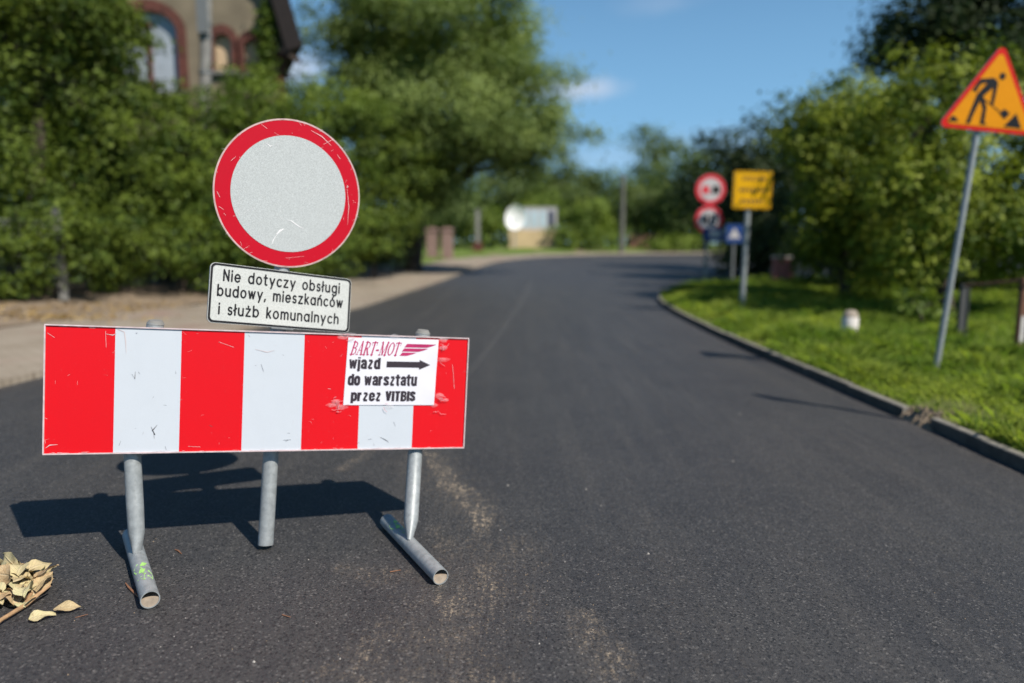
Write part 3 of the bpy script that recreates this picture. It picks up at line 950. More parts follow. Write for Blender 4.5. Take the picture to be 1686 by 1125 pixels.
for wi, (w, mt) in enumerate(WINS):
    mb = MB()
    mb.face([(x, HY + .17, z) for x, z in w])
    wo = obj("window", mb, M[mt], hroot, world=True)
    # brick surround, proud of the wall
    mb = MB(); n = len(w); xs = [p[0] for p in w]; cxw = (min(xs) + max(xs)) / 2; th = .30 if wi == 0 else .24
    zs_ = w[2][1]
    ring_o = []
    for i, (x, z) in enumerate(w):
        if i in (0, 1): ring_o.append((x + (th if x > cxw else -th), z))
        else:
            dx, dz_ = x - cxw, max(z - zs_, 0); L = math.hypot(dx, dz_) or 1
            ring_o.append((x + dx / L * th, z + dz_ / L * th * 1.2))
    for i in range(1, n):
        j = (i + 1) % n
        a, b, c, d = w[i], w[j], ring_o[j], ring_o[i]
        mb.face([(p[0], HY - .05, p[1]) for p in (a, b, c, d)])
        mb.face([(d[0], HY - .05, d[1]), (c[0], HY - .05, c[1]), (c[0], HY, c[1]), (d[0], HY, d[1])])
        mb.face([(a[0], HY - .05, a[1]), (a[0], HY, a[1]), (b[0], HY, b[1]), (b[0], HY - .05, b[1])])
    obj("surround", mb, M['brick'], wo, world=True)
    if wi == 0:
        mb = MB(); mx_ = hw(238, 0)[0]
        mb.box((mx_, HY + .12, (w[0][1] + zs_) / 2 + .15), (.06, .04, (zs_ - w[0][1]) / 2 + .15))
        obj("mullion", mb, M['brick'], wo, world=True)
    mb = MB(); mb.box((cxw, HY - .06, w[0][1] - .06), ((max(xs) - min(xs)) / 2 + th, .10, .055))
    obj("sill", mb, M['concrete'], wo, world=True)

# ivy on the house corner
iv = []
for k in range(14):
    p = pt(438 + 6 * math.sin(k * 2.1), 12 + k * 9, HY - .25); iv.append((p, .22 + .1 * (k % 3), .12, .3))
ivy = thing("ivy", pt(438, 140, HY - .2), "strand of ivy climbing the right corner of the house wall", "ivy")
C, N, S, T = crown(iv, 130, .13, .25)
leaf_cloud("foliage", C, N, S, L_hedge2, ivy, T, 9)
mb = MB(); mb.tube([pt(440, 150, HY - .08), pt(437, 80, HY - .08), pt(440, 5, HY - .08)], [.03, .02, .01], 6)
obj("stem", mb, M['bark'], ivy, world=True)

# utility pole in front of the house
pb = pt(333, 430, 19.2); pb.z = zl(0, 19) - .1
up = thing("utility_pole", pb, "grey concrete utility pole in front of the house", "pole")
mb = MB(); tp = pt(340, -60, 19.2); tp.y = pb.y
mb.tube([pb, pb.lerp(tp, .5), tp], [.17, .15, .125], 14)
obj("shaft", mb, M['concrete'], up, smooth=True, world=True)
for yy_ in (40, 62, 120):
    mb = MB(); c = pt(338, yy_, 19.2); mb.tube([c - Vector((0, 0, .035)), c + Vector((0, 0, .035))], .165, 14)
    obj("clamp_band", mb, M['galv_dark'], up, smooth=True, world=True)
mb = MB(); c = pt(338, 25, 19.2)
mb.box(c + Vector((0, -.19, 0)), (.12, .07, .5))
obj("cable_box", mb, M['galv_dark'], up, world=True)

# chain-link fence along the hedge: posts and a few wires
fl = [(-10.9, 9.8), (-9.7, 11.7), (-8.48, 13.45), (-8.9, 15.6), (-9.0, 18.0), (-8.6, 21), (-8.1, 23.6)]
fence = thing("wire_fence", (fl[0][0], fl[0][1], .35), "wire fence with pale concrete posts swallowed by the hedge", "fence")
for k, (x, y) in enumerate(fl):
    mb = MB(); z0 = zl(x, y)
    mb.box((x, y, z0 + .72), (.055, .055, .85)); mb.box((x, y, z0 + 1.59), (.04, .04, .02))
    obj("post", mb, M['concrete'], fence, world=True)
mb = MB()
for hgt in (.15, .55, .95, 1.35):
    mb.tube([(x, y - .065, zl(x, y) + hgt) for x, y in fl], .006, 5)
for (x0, y0), (x1, y1) in zip(fl[:-1], fl[1:]):
    for q in range(22):
        for sl in (-1, 1):
            u0, u1 = q / 22, min(max(q / 22 + sl * .5, 0), 1)
            k0 = abs(u1 - u0) / .5
            mb.tube([(x0 + (x1 - x0) * u0, y0 + (y1 - y0) * u0 - .065, zl(x0, y0) + .15), (x0 + (x1 - x0) * u1, y0 + (y1 - y0) * u1 - .065, zl(x0, y0) + .15 + 1.2 * k0)], .003, 3, caps=False)
obj("wire_mesh", mb, M['galv_dark'], fence, world=True)

# ------------------------------------------------------------------ far end of the road
# withered leaves blown along the foot of the hedge
n = 900
u_ = rng.random(n); lx = -9.2 + u_ * 2.4 + rng.normal(size=n) * .55; ly = 10.6 + u_ * 3.2 + rng.normal(size=n) * .5
k_ = rng.random(n) < .35; lx[k_] = -7.1 + rng.normal(size=int(k_.sum())) * .7; ly[k_] = 11.2 + rng.normal(size=int(k_.sum())) * .25
bvh_z = np.zeros(n)
from mathutils.bvhtree import BVHTree
tree_ = BVHTree.FromPolygons([v.co[:] for v in bank.data.vertices] + [v.co[:] for v in pav.data.vertices], [list(p.vertices) for p in bank.data.polygons] + [[q + len(bank.data.vertices) for q in p.vertices] for p in pav.data.polygons])
for i in range(n):
    h_ = tree_.ray_cast(Vector((lx[i], ly[i], 5)), Vector((0, 0, -1))); bvh_z[i] = (h_[0].z if h_[0] else -1) + .012
lit = thing("leaf_litter", (-7.5, 11.5, .3), "yellow brown fallen leaves scattered on the earth below the hedge", "leaf litter"); lit["kind"] = "stuff"
leaf_cloud("leaves", np.stack([lx, ly, bvh_z], 1), np.array([0, 0, 1.]) + rng.normal(size=(n, 3)) * .3, .05 + .05 * rng.random(n), leaf_mat("litter_leaf", (.20, .11, .04), (.50, .36, .15), .2), lit, rng.random(n), 77)

# gate pillars and slender posts left of the bend
for k, (x, lab) in enumerate(((712, "left one of two pinkish brick pillars past the big tree"), (737, "right one of two pinkish brick pillars past the big tree"))):
    b = pt(x, 418, 42); b.z = fz(42) + .25
    mb = MB(); mb.box(b + Vector((0, 0, .62)), (.30, .30, .82)); mb.box(b + Vector((0, 0, 1.5)), (.36, .36, .06)); mb.box(b + Vector((0, 0, 1.6)), (.26, .26, .05))
    o = obj("brick_pillar", mb, simple("pillar_brick", (.24, .16, .14), .9, 0, .3, 6.) if k == 0 else bpy.data.materials["pillar_brick"])
    tag(o, lab, "pillar", "brick pillars at the bend")
b = pt(787, 410, 52); b.z = fz(52)
t_ = thing("marker_post", b, "slim white post with a red foot left of the dish", "post")
mb = MB(); mb.box(b + Vector((0, 0, 1.95)), (.15, .15, 1.2)); mb.box(b + Vector((0, 0, 3.18)), (.19, .19, .05))
obj("post", mb, M['concrete'], t_, world=True)
mb = MB(); mb.box(b + Vector((0, 0, .35)), (.34, .30, .55))
obj("foot", mb, M['brick'], t_, world=True)

# pale building with blue panes
BY = 61.0
p0, p1 = pt(838, 400, BY), pt(922, 400, BY)
gz = fz(BY)
bld = thing("pale_building", ((p0.x + p1.x) / 2, BY, gz), "low pale building with light blue panes above a sandy yellow base", "building")
zb_, zm_, zt_ = gz - .2, pt(0, 379, BY).z, pt(0, 343, BY).z
mb = MB(); mb.box(((p0.x + p1.x) / 2, BY + 1.5, (zb_ + zm_) / 2), ((p1.x - p0.x) / 2, 1.5, (zm_ - zb_) / 2))
obj("base_wall", mb, simple("sandy_wall", (.56, .42, .24), .9, 0, .15, 1.), bld, world=True)
xs0, xs1 = pt(858, 0, BY).x, pt(920, 0, BY).x
mb = MB(); mb.box(((xs0 + xs1) / 2, BY + 1.6, (zm_ + zt_) / 2), ((xs1 - xs0) / 2, 1.35, (zt_ - zm_) / 2 - .01))
obj("wall", mb, M['pic_white'], bld, world=True)
mb = MB(); mb.box(((xs0 + xs1) / 2, BY + 1.6, zt_ + .05), ((xs1 - xs0) / 2 + .06, 1.40, .05))
obj("roof", mb, M['concrete_light'], bld, world=True)
edges = np.linspace(xs0 + .1, xs1 - .1, 5)
for k in range(4):
    mb = MB(); mb.box(((edges[k] + edges[k + 1]) / 2, BY + .24, (zm_ + zt_) / 2), ((edges[k + 1] - edges[k]) / 2 - .1, .03, (zt_ - zm_) / 2 - .22))
    obj("window", mb, simple("pane_blue%d" % k, (.46, .58, .64) if k < 3 else (.06, .07, .11), .25, 0, .1, 1.), bld, world=True)
# satellite dish
dc = pt(847, 357, BY - 1.2)
dish = thing("satellite_dish", (dc.x, dc.y, gz), "big bright white dish beside the pale building", "dish")
mb = MB(); Rr = 1.0; rings = []
Md = Matrix.Rotation(R(18), 3, 'Z') @ Matrix.Rotation(R(12), 3, 'X')
for i in range(9):
    r = Rr * i / 8; rings.append([dc + Md @ Vector((r * .9 * math.cos(a), -.28 * (r / Rr) ** 2, r * 1.06 * math.sin(a))) for a in np.linspace(0, 2 * math.pi, 33)[:-1]])
for i in range(8):
    for k in range(32):
        k2 = (k + 1) % 32
        mb.face([rings[i][k], rings[i][k2], rings[i + 1][k2], rings[i + 1][k]] if i else [rings[0][0], rings[1][k2], rings[1][k]])
obj("reflector", mb, simple("dish_white", (.92, .92, .92), .5, 0, .02), dish, smooth=True, world=True)
mb = MB(); mb.tube([Vector((dc.x, dc.y + .1, gz - .2)), Vector((dc.x, dc.y + .1, dc.z))], .07, 10)
obj("mast", mb, M['galv'], dish, smooth=True, world=True)
mb = MB(); mb.tube([dc + Md @ Vector((0, -.28, -1.0)), dc + Md @ Vector((0, -1.0, -.1))], .03, 6); mb.tube([dc + Md @ Vector((0, -1.05, -.12)), dc + Md @ Vector((0, -.9, -.06))], .09, 8)
obj("feed_arm", mb, M['pic_white'], dish, world=True)
# low brick wall
q0, q1 = pt(1036, 390, 63), pt(1145, 390, 63)
mb = MB(); mb.box(((q0.x + q1.x) / 2, 63, fz(63) + .7), ((q1.x - q0.x) / 2, .15, .75)); mb.box(((q0.x + q1.x) / 2, 63, fz(63) + 1.49), ((q1.x - q0.x) / 2 + .05, .2, .05))
tag(obj("brick_wall", mb, simple("far_brick", (.34, .17, .11), .9, 0, .35, 1.5)), "low reddish wall beyond the bend right of the grey pole", "wall")
# street pole at the bend
b = pt(1023, 418, 56); b.z = fz(56)
t_ = thing("street_pole", b, "tall slim grey pole standing at the outside of the bend", "pole")
mb = MB(); tp = pt(1026, 292, 56); tp.y = b.y
mb.tube([b, tp], [.24, .16], 12); obj("shaft", mb, simple("weathered_pole", (.11, .11, .09), .9, 0, .2, 3.), t_, smooth=True, world=True)
mb = MB(); mb.tube([tp, tp + Vector((0, 0, .18))], [.18, .05], 10); obj("cap", mb, M['galv_dark'], t_, smooth=True, world=True)

# ------------------------------------------------------------------ signs on the right


def disc(mb, cx, cz, r, y0, y1, mi, n=56, mi_side=None):
    mb.prism([(cx + r * math.cos(2 * math.pi * k / n), cz + r * math.sin(2 * math.pi * k / n)) for k in range(n)], y0, y1, mi, mi_side)


def ringface(mb, cx, cz, r0, r1, y, mi, n=72):
    for k in range(n):
        a, b = 2 * math.pi * k / n, 2 * math.pi * (k + 1) / n
        mb.face([(cx + r0 * math.cos(a), y, cz + r0 * math.sin(a)), (cx + r0 * math.cos(b), y, cz + r0 * math.sin(b)), (cx + r1 * math.cos(b), y, cz + r1 * math.sin(b)), (cx + r1 * math.cos(a), y, cz + r1 * math.sin(a))], mi)


def rrect(w, h, r, cx=0, cz=0, n=6):
    P = []
    for sx, sz, a0 in ((1, 1, 0), (-1, 1, 90), (-1, -1, 180), (1, -1, 270)):
        for k in range(n + 1):
            a = R(a0 + 90 * k / n); P.append((cx + sx * (w / 2 - r) + r * math.cos(a), cz + sz * (h / 2 - r) + r * math.sin(a)))
    return P


# triangular roadworks sign
ob = (4.55, 7.47, zv(4.55, 7.47) - .05)
osg = thing("roadworks_sign", ob, "leaning orange triangular roadworks sign with red border on thin pole", "road sign", rot=Matrix.Rotation(R(5.0), 3, 'Y'))
zt0 = pt(1612, 212, 7.47).z - ob[2]
mb = MB(); mb.tube([(0, .06, -.1), (0, .06, zt0 + .50)], .031, 14)
obj("pole", mb, M['galv'], osg, smooth=True)
SIDE = 1.0
Ms = Matrix.Translation((.065, 0, zt0 - .01)) @ Matrix.Rotation(R(-3), 4, 'Z') @ Matrix.Rotation(R(1.0), 4, 'Y')


def rtri(side, r, n=6):
    ins = side / (2 * math.sqrt(3)); c = [(-side / 2, 0), (side / 2, 0), (0, side * math.sqrt(3) / 2)]; cen = (0, ins); P = []
    for i, (x, z) in enumerate(c):
        k = (ins - r) / ins; px_, pz_ = cen[0] + (x - cen[0]) * k, cen[1] + (z - cen[1]) * k
        a0 = (210, 330, 90)[i]
        for q in range(-n, n + 1):
            a = R(a0 + 60 * q / n); P.append((px_ + r * math.cos(a), pz_ + r * math.sin(a)))
    return P


mb = MB(); mb.prism(rtri(SIDE, .05), 0, .022, 0, 1); mb.xform(Ms)
pl = obj("sign_plate", mb, [M['orange_red'], M['metal_back']], osg)
mb = MB(); ins = .055 * SIDE
inner = [(x * .86, (z - SIDE / (2 * math.sqrt(3))) * .86 + SIDE / (2 * math.sqrt(3))) for x, z in rtri(SIDE, .04)]
mb.face([(x, -.003, z) for x, z in inner]); mb.xform(Ms)
obj("orange_field", mb, M['orange'], pl)
# pictogram traced in sign coordinates
A_ = np.array([[150, 895, 1], [775, 100, 1], [1205, 948, 1]], float)
B_ = np.array([[-.5, 0], [0, .866], [.5, 0]]) * SIDE
W_ = np.linalg.solve(A_, B_)
tri = lambda x, y: tuple(np.array([x, y, 1.]) @ W_)
PIC = [[(735, 445), (700, 425), (560, 440), (530, 480), (488, 545), (528, 565), (572, 488), (640, 472), (540, 580), (445, 855), (492, 855), (512, 790), (578, 640), (612, 715), (592, 858), (668, 862), (640, 835), (652, 700), (608, 600), (705, 515), (690, 668), (722, 672), (752, 480)],
       [(265, 842), (290, 800), (315, 788), (345, 808), (368, 842)], [(842, 872), (965, 745), (1032, 884)], [(788, 752), (838, 705), (900, 750), (848, 806)]]
mb = MB()
for P in PIC: mb.face([(tri(*q)[0], -.006, tri(*q)[1]) for q in P][::-1])
mb.face([(tri(*q)[0], -.0052, tri(*q)[1]) for q in [(618, 618), (800, 735), (795, 745), (614, 628)]][::-1])
mb.face([(tri(790 + 33 * math.cos(a), 408 + 33 * math.sin(a))[0], -.006, tri(790 + 33 * math.cos(a), 408 + 33 * math.sin(a))[1]) for a in np.linspace(0, 2 * math.pi, 21)[:-1]][::-1])
mb.xform(Ms); obj("pictogram", mb, M['black'], pl)
for dz in (.16, .40):
    mb = MB(); mb.box((0, .045, zt0 + dz), (.05, .02, .02))
    obj("clamp", mb, M['galv_dark'], osg)

# yellow board with three unreadable lines
yb = (4.66, 14.36, zv(4.66, 14.36) - .05)
ys = thing("yellow_sign", yb, "square yellow information sign on a single grey post on the verge", "road sign", rot=Matrix.Rotation(R(1.0), 3, 'Y'))
zc = pt(1232, 313, 14.36).z - yb[2]
mb = MB(); mb.tube([(.02, .09, -.1), (.02, .09, zc + .3)], .055, 14); obj("pole", mb, M['galv'], ys, smooth=True)
mb = MB(); mb.prism(rrect(.76, .73, .04, .06, zc), 0, .025, 0, 1)
pl = obj("sign_plate", mb, [M['yellow'], M['metal_back']], ys)
mb = MB(); rg = random.Random(4)
for row, w_ in ((.22, .42), (.0, .52), (-.22, .46)):
    x = -w_ / 2
    while x < w_ / 2:
        ww_ = rg.uniform(.03, .07); mb.face([(.06 + x, -.003, zc + row - .035), (.06 + x + ww_, -.003, zc + row - .035), (.06 + x + ww_, -.003, zc + row + .035), (.06 + x, -.003, zc + row + .035)]); x += ww_ + .025
obj("lettering", mb, simple("sign_brown_ink", (.12, .06, .01), .6), pl)
mb = MB(); ro, ri = rrect(.72, .69, .035, .06, zc), rrect(.695, .665, .03, .06, zc)
for i in range(len(ro)):
    j = (i + 1) % len(ro); mb.face([(*[ri[i][0], -.003], ri[i][1]), (ri[j][0], -.003, ri[j][1]), (ro[j][0], -.003, ro[j][1]), (ro[i][0], -.003, ro[i][1])])
obj("border", mb, M['black'], pl)

# pole with two round prohibition signs and a blue plate
rb = pt(1161, 470, 22.05); rb.z = zv(rb.x, rb.y) - .05
rs = thing("prohibition_signs", rb, "pole with two red ringed round signs stacked above a blue plate", "road sign")
z1, z2, z3 = pt(0, 312, 22).z - rb.z, pt(0, 362, 22).z - rb.z, pt(0, 386, 22).z - rb.z
mb = MB(); mb.tube([(0, .05, -.1), (0, .05, z1 + .4)], .04, 12); obj("pole", mb, M['galv'], rs, smooth=True)
for k, (cx_, cz_, r_) in enumerate(((.06, z1, .46), (.03, z2, .43))):
    mb = MB(); disc(mb, cx_, cz_, r_, -.02 * k, .02 - .02 * k, 0, mi_side=1); y = -.02 * k - .003
    ringface(mb, cx_, cz_, r_ * .74, r_ * .99, y, 2)
    d = obj("round_plate", mb, [M['pic_white'], M['metal_back'], M['pic_red']], rs)
    d["label"] = "upper round sign with a red car beside a dark car" if k == 0 else "lower round sign with the number 40"
    if k == 0:
        for sx, mt in ((-.15, 'pic_red'), (.16, 'black')):
            mb = MB(); o_ = [(-.12, -.10), (.12, -.10), (.12, .02), (.08, .10), (-.08, .10), (-.12, .02)]
            mb.face([(cx_ + sx + a * .95, y - .003, cz_ + b * 1.1) for a, b in o_]); mb.face([(cx_ + sx + a, y - .003, cz_ - .14 + b) for a, b in ((-.11, 0), (-.06, 0), (-.06, .03), (-.11, .03))]); mb.face([(cx_ + sx + a, y - .003, cz_ - .14 + b) for a, b in ((.06, 0), (.11, 0), (.11, .03), (.06, .03))])
            obj("car_symbol", mb, M[mt], d)
    else:
        mb = MB()
        for q, P in enumerate(([(-.05, -.16), (-.05, .16), (-.21, -.06), (.0, -.06)], [(.13 + .075 * math.cos(a), .15 * math.sin(a)) for a in np.linspace(0, 2 * math.pi, 25)])):
            stroke(mb, P, .055, 0, lambda v, yy, q=q: (cx_ + v.x, y - .003 + yy, cz_ + v.y), butt=True)
        obj("number", mb, M['black'], d)
mb = MB(); mb.prism(rrect(.66, .40, .03, .2, z3), -.04, -.02, 0, 1); mb.face([(a, -.043, z3 + b) for a, b in ((.06, -.1), (.40, -.1), (.40, .12), (.06, .12))], 2)
obj("blue_plate", mb, [M['blue'], M['metal_back'], M['pic_white']], rs)
# second pole: blue square sign
bb = pt(1206, 462, 23.5); bb.z = zv(bb.x, bb.y) - .05
bs = thing("blue_sign", bb, "small blue square sign with white triangle between red rings and yellow sign", "road sign")
z4 = pt(0, 385, 23.5).z - bb.z
mb = MB(); mb.tube([(0, .05, -.1), (0, .05, z4 + .25)], .035, 12); obj("pole", mb, M['galv'], bs, smooth=True)
mb = MB(); mb.prism(rrect(.55, .60, .03, 0, z4), 0, .02, 0, 1); bp_ = obj("sign_plate", mb, [M['blue'], M['metal_back']], bs)
mb = MB(); mb.face([(-.2, -.003, z4 - .15), (.2, -.003, z4 - .15), (0, -.003, z4 + .2)]); obj("white_triangle", mb, M['pic_white'], bp_)
# triangular sign just out of view, inferred from its shadow across the kerb
ab = (4.3, 5.0, zv(4.3, 5.0) - .05)
asg = thing("warning_sign", ab, "triangular warning sign just out of view beside the kerb on the right", "road sign")
mb = MB(); mb.tube([(0, .05, -.1), (0, .05, 2.75)], .03, 12); obj("pole", mb, M['galv'], asg, smooth=True)
mb = MB(); mb.prism([(x, 2.15 + z) for x, z in rtri(.8, .04)], 0, .02, 0, 1); mb.xform(Matrix.Rotation(R(-31), 4, 'Z')); obj("sign_plate", mb, [M['yellow'], M['metal_back']], asg)

# ------------------------------------------------------------------ verge furniture
cb = pt(1286, 470, 21.8); cb.z = zv(cb.x, cb.y)
t_ = thing("utility_cabinet", cb, "faded red utility cabinet on the grass in front of the dark trees", "cabinet")
mb = MB(); mb.box(cb + Vector((0, 0, .40)), (.25, .17, .36)); obj("body", mb, simple("faded_red", (.40, .12, .11), .7, 0, .2, 5.), t_, world=True)
mb = MB(); mb.box(cb + Vector((0, 0, .79)), (.28, .20, .03)); obj("lid", mb, M['concrete_light'], t_, world=True)
mb = MB(); mb.box(cb + Vector((0, 0, .0)), (.27, .19, .06)); obj("plinth", mb, M['concrete'], t_, world=True)
mb = MB(); mb.box(cb + Vector((.02, -.178, .42)), (.20, .008, .29)); dr = obj("door", mb, simple("faded_red_door", (.46, .16, .15), .7, 0, .2, 5.), t_, world=True)
mb = MB(); mb.box(cb + Vector((-.12, -.195, .42)), (.012, .01, .05)); obj("handle", mb, M['galv_dark'], dr, world=True)

# white marker stone with brown top
wb = pt(1398, 556, 10.2); wz = zv(wb.x, wb.y)
mb = MB(); n = 20
prof = [(.115, -.05), (.115, .17), (.112, .24), (.098, .295), (.065, .33), (0, .345)]
for (r0_, h0), (r1_, h1) in zip(prof[:-1], prof[1:]):
    for k in range(n):
        a, b = 2 * math.pi * k / n, 2 * math.pi * (k + 1) / n
        q = [(r0_ * math.cos(a), r0_ * .8 * math.sin(a), h0), (r0_ * math.cos(b), r0_ * .8 * math.sin(b), h0), (r1_ * math.cos(b), r1_ * .8 * math.sin(b), h1), (r1_ * math.cos(a), r1_ * .8 * math.sin(a), h1)]
        mb.face([Vector(v) + Vector((wb.x, wb.y, wz + .04)) for v in q], 1 if h0 >= .24 else 0)
tag(obj("marker_stone", mb, [simple("white_stone", (.72, .66, .62), .9, 0, .12, 20.), simple("stone_top_brown", (.30, .25, .20), .9, 0, .3, 20.)], smooth=True),
    "short white marker stone with a brown rounded top in the grass", "marker")

# rusty posts with a rail
pA, pB, pC = pt(1579, 572, 9.7), pt(1675, 596, 8.4), pt(1830, 640, 7.4)
for p in (pA, pB, pC): p.z = zv(p.x, p.y) - .05
rfc = thing("post_and_rail", pB, "low fence of weathered rusty posts right of the sign pole", "fence")
for k, (p, h_, r_) in enumerate(((pA, .82, .05), (pB, .98, .055), (pC, 1.0, .055))):
    mb = MB(); mb.box(p + Vector((0, 0, h_ / 2)), (r_ * .8, r_ * .6, h_ / 2)); mb.box(p + Vector((r_ * .95, .0, h_ / 2)), (r_ * .12, r_, h_ / 2 + .004))
    po = obj("post", mb, M['rust'] if k else simple("grey_post", (.075, .075, .075), .8), rfc, world=True)
    if k: po["label"] = "rusty post with flaking white paint"
    if k:
        mb = MB(); mb.box(p + Vector((-.004, -r_ * .6 - .003, h_ * .38)), (r_ * .45, .003, h_ * .16)); obj("white_paint", mb, M['concrete_light'], po, world=True)
mb = MB(); mb.tube([pA + Vector((0, 0, .80)), pB + Vector((0, 0, .95)), pC + Vector((0, 0, .97))], .018, 8); obj("rail", mb, M['rust'], rfc, smooth=True, world=True)

# ------------------------------------------------------------------ the barrier


def euler_m(yaw, roll, tilt):
    return Matrix.Rotation(yaw, 3, 'Z') @ Matrix.Rotation(roll, 3, 'Y') @ Matrix.Rotation(tilt, 3, 'X')


BC = Vector((-1.0538, 3.0793, .7493)); BM = euler_m(.3065, .07277, -.0653)
BW, BH = 1.75, .5235
B4 = Matrix.Translation(BC) @ BM.to_4x4()
bar = thing("road_barrier", (-1.05, 2.95, .03), "red and white striped road barrier board standing on two grey tube feet", "barrier")
mb = MB()
for k in range(7):
    x0, x1 = -BW / 2 + BW / 7 * k, -BW / 2 + BW / 7 * (k + 1)
    mb.face([(x0, 0, -BH / 2), (x1, 0, -BH / 2), (x1, 0, BH / 2), (x0, 0, BH / 2)], k % 2)
hx, hz = BW / 2, BH / 2
mb.face([(-hx, .024, -hz), (-hx, .024, hz), (hx, .024, hz), (hx, .024, -hz)], 2)
for a, b in (((-hx, -hz), (-hx, hz)), ((-hx, hz), (hx, hz)), ((hx, hz), (hx, -hz)), ((hx, -hz), (-hx, -hz))):
    mb.face([(a[0], 0, a[1]), (a[0], .024, a[1]), (b[0], .024, b[1]), (b[0], 0, b[1])], 2)
mb.xform(B4)
panel = obj("panel", mb, [M['panel_red'], M['panel_white'], M['metal_back']], bar, world=True)
# thin worn rim of the sheet
mb = MB()
for c, h in (((0, 0, hz + .0015), (hx + .003, .006, .0025)), ((0, 0, -hz - .0015), (hx + .003, .006, .0025)), ((-hx - .0015, .0, 0), (.0025, .006, hz - .0015)), ((hx + .0015, .0, 0), (.0025, .006, hz - .0015))):
    mb.box(c, h)
mb.box((0, .045, hz - .02), (hx - .02, .018, .012)); mb.box((0, .045, -hz + .02), (hx - .02, .018, .012))
mb.xform(B4); obj("rim", mb, simple("rim_worn", (.60, .48, .48), .6, .2, .25, 30.), panel, world=True)


def squig(mb, pts, w, y, rnd):
    """thin tapered scratch through points in local x, z"""
    P = [Vector((x, 0, z)) for x, z in pts]; Lf, Rt = [], []
    for i, p in enumerate(P):
        d = (P[min(i + 1, len(P) - 1)] - P[max(i - 1, 0)]).normalized(); nn = Vector((-d.z, 0, d.x))
        ww = w * (.25 if i in (0, len(P) - 1) else rnd.uniform(.6, 1.2)) * .5
        Lf.append(p + nn * ww); Rt.append(p - nn * ww)
    for i in range(len(P) - 1):
        mb.face([(v.x, y, v.z) for v in (Rt[i], Rt[i + 1], Lf[i + 1], Lf[i])])


def to_board(x, y):
    """board coordinates under a photo pixel"""
    d = px_dir(x, y); n = BM @ Vector((0, -1, 0)); k = (BC - Vector((0, 0, EYE))).dot(n) / d.dot(n)
    p = BM.transposed() @ (Vector((0, 0, EYE)) + d * k - BC)
    return p.x, p.z


rnd = random.Random(5); mb = MB(); ymk = -.0012
for P in ([(217, 616), (222, 624), (223, 612)], [(228, 612), (230, 616)], [(249, 703), (255, 716), (251, 709), (259, 700)], [(253, 712), (254, 722)], [(272, 735), (274, 741)], [(466, 725), (479, 724)], [(470, 727), (474, 725)], [(626, 720), (634, 724), (640, 728)],
          [(606, 724), (612, 723)], [(648, 695), (651, 702)], [(196, 734), (199, 726)], [(224, 548), (226, 550)], [(289, 612), (290, 616)], [(430, 600), (434, 612)], [(345, 700), (350, 703)]):
    squig(mb, [to_board(*q) for q in P], .0042, ymk - .0002 * rnd.random(), rnd)
for _ in range(26):
    x = rnd.uniform(-hx + .28, hx - .4); z = rnd.uniform(-hz, hz) * .95; a = rnd.uniform(0, 6.28); L = rnd.uniform(.004, .012)
    if int((x + hx) / (BW / 7)) % 2 == 1: squig(mb, [(x, z), (x + L * math.cos(a), z + L * math.sin(a))], .003, ymk - .0006 * rnd.random(), rnd)
mb.xform(B4); obj("scuff_marks", mb, M['scratch_dark'], panel, world=True)  # dark scuffs laid on the panel as thin strips
mb = MB()
for P in ([(75, 738), (82, 733), (95, 732)], [(74, 688), (78, 690)], [(75, 730), (74, 724)], [(174, 545), (175, 572)], [(175, 550), (186, 552), (192, 549)], [(190, 540), (205, 547), (207, 562), (208, 582)], [(420, 575), (440, 580), (452, 577)], [(360, 563), (385, 572)], [(78, 548), (90, 556)], [(310, 735), (330, 736)], [(540, 640), (545, 641)], [(745, 600), (748, 640)]):
    squig(mb, [to_board(*q) for q in P], .004, ymk - .0003 * rnd.random(), rnd)
for _ in range(60):
    x = rnd.uniform(-hx, hx) * .98; z = rnd.uniform(-hz, hz) * .97; a = rnd.uniform(0, 6.28); L = rnd.uniform(.004, .02)
    squig(mb, [(x, z), (x + L * math.cos(a), z + L * math.sin(a))], .0016, ymk - .0009 * rnd.random(), rnd)
for _ in range(70):
    x = rnd.uniform(-hx, hx) * .99; z = rnd.choice((-1, 1)) * (hz - rnd.uniform(.001, .006)); L = rnd.uniform(.006, .03)
    squig(mb, [(x, z), (x + L, z + rnd.uniform(-.002, .002))], .003, ymk - .0009 * rnd.random(), rnd)
mb.xform(B4); obj("scratch_marks", mb, M['scratch'], panel, world=True)  # pale scratches laid on the panel as thin strips

# legs and feet
LEG_R = .034


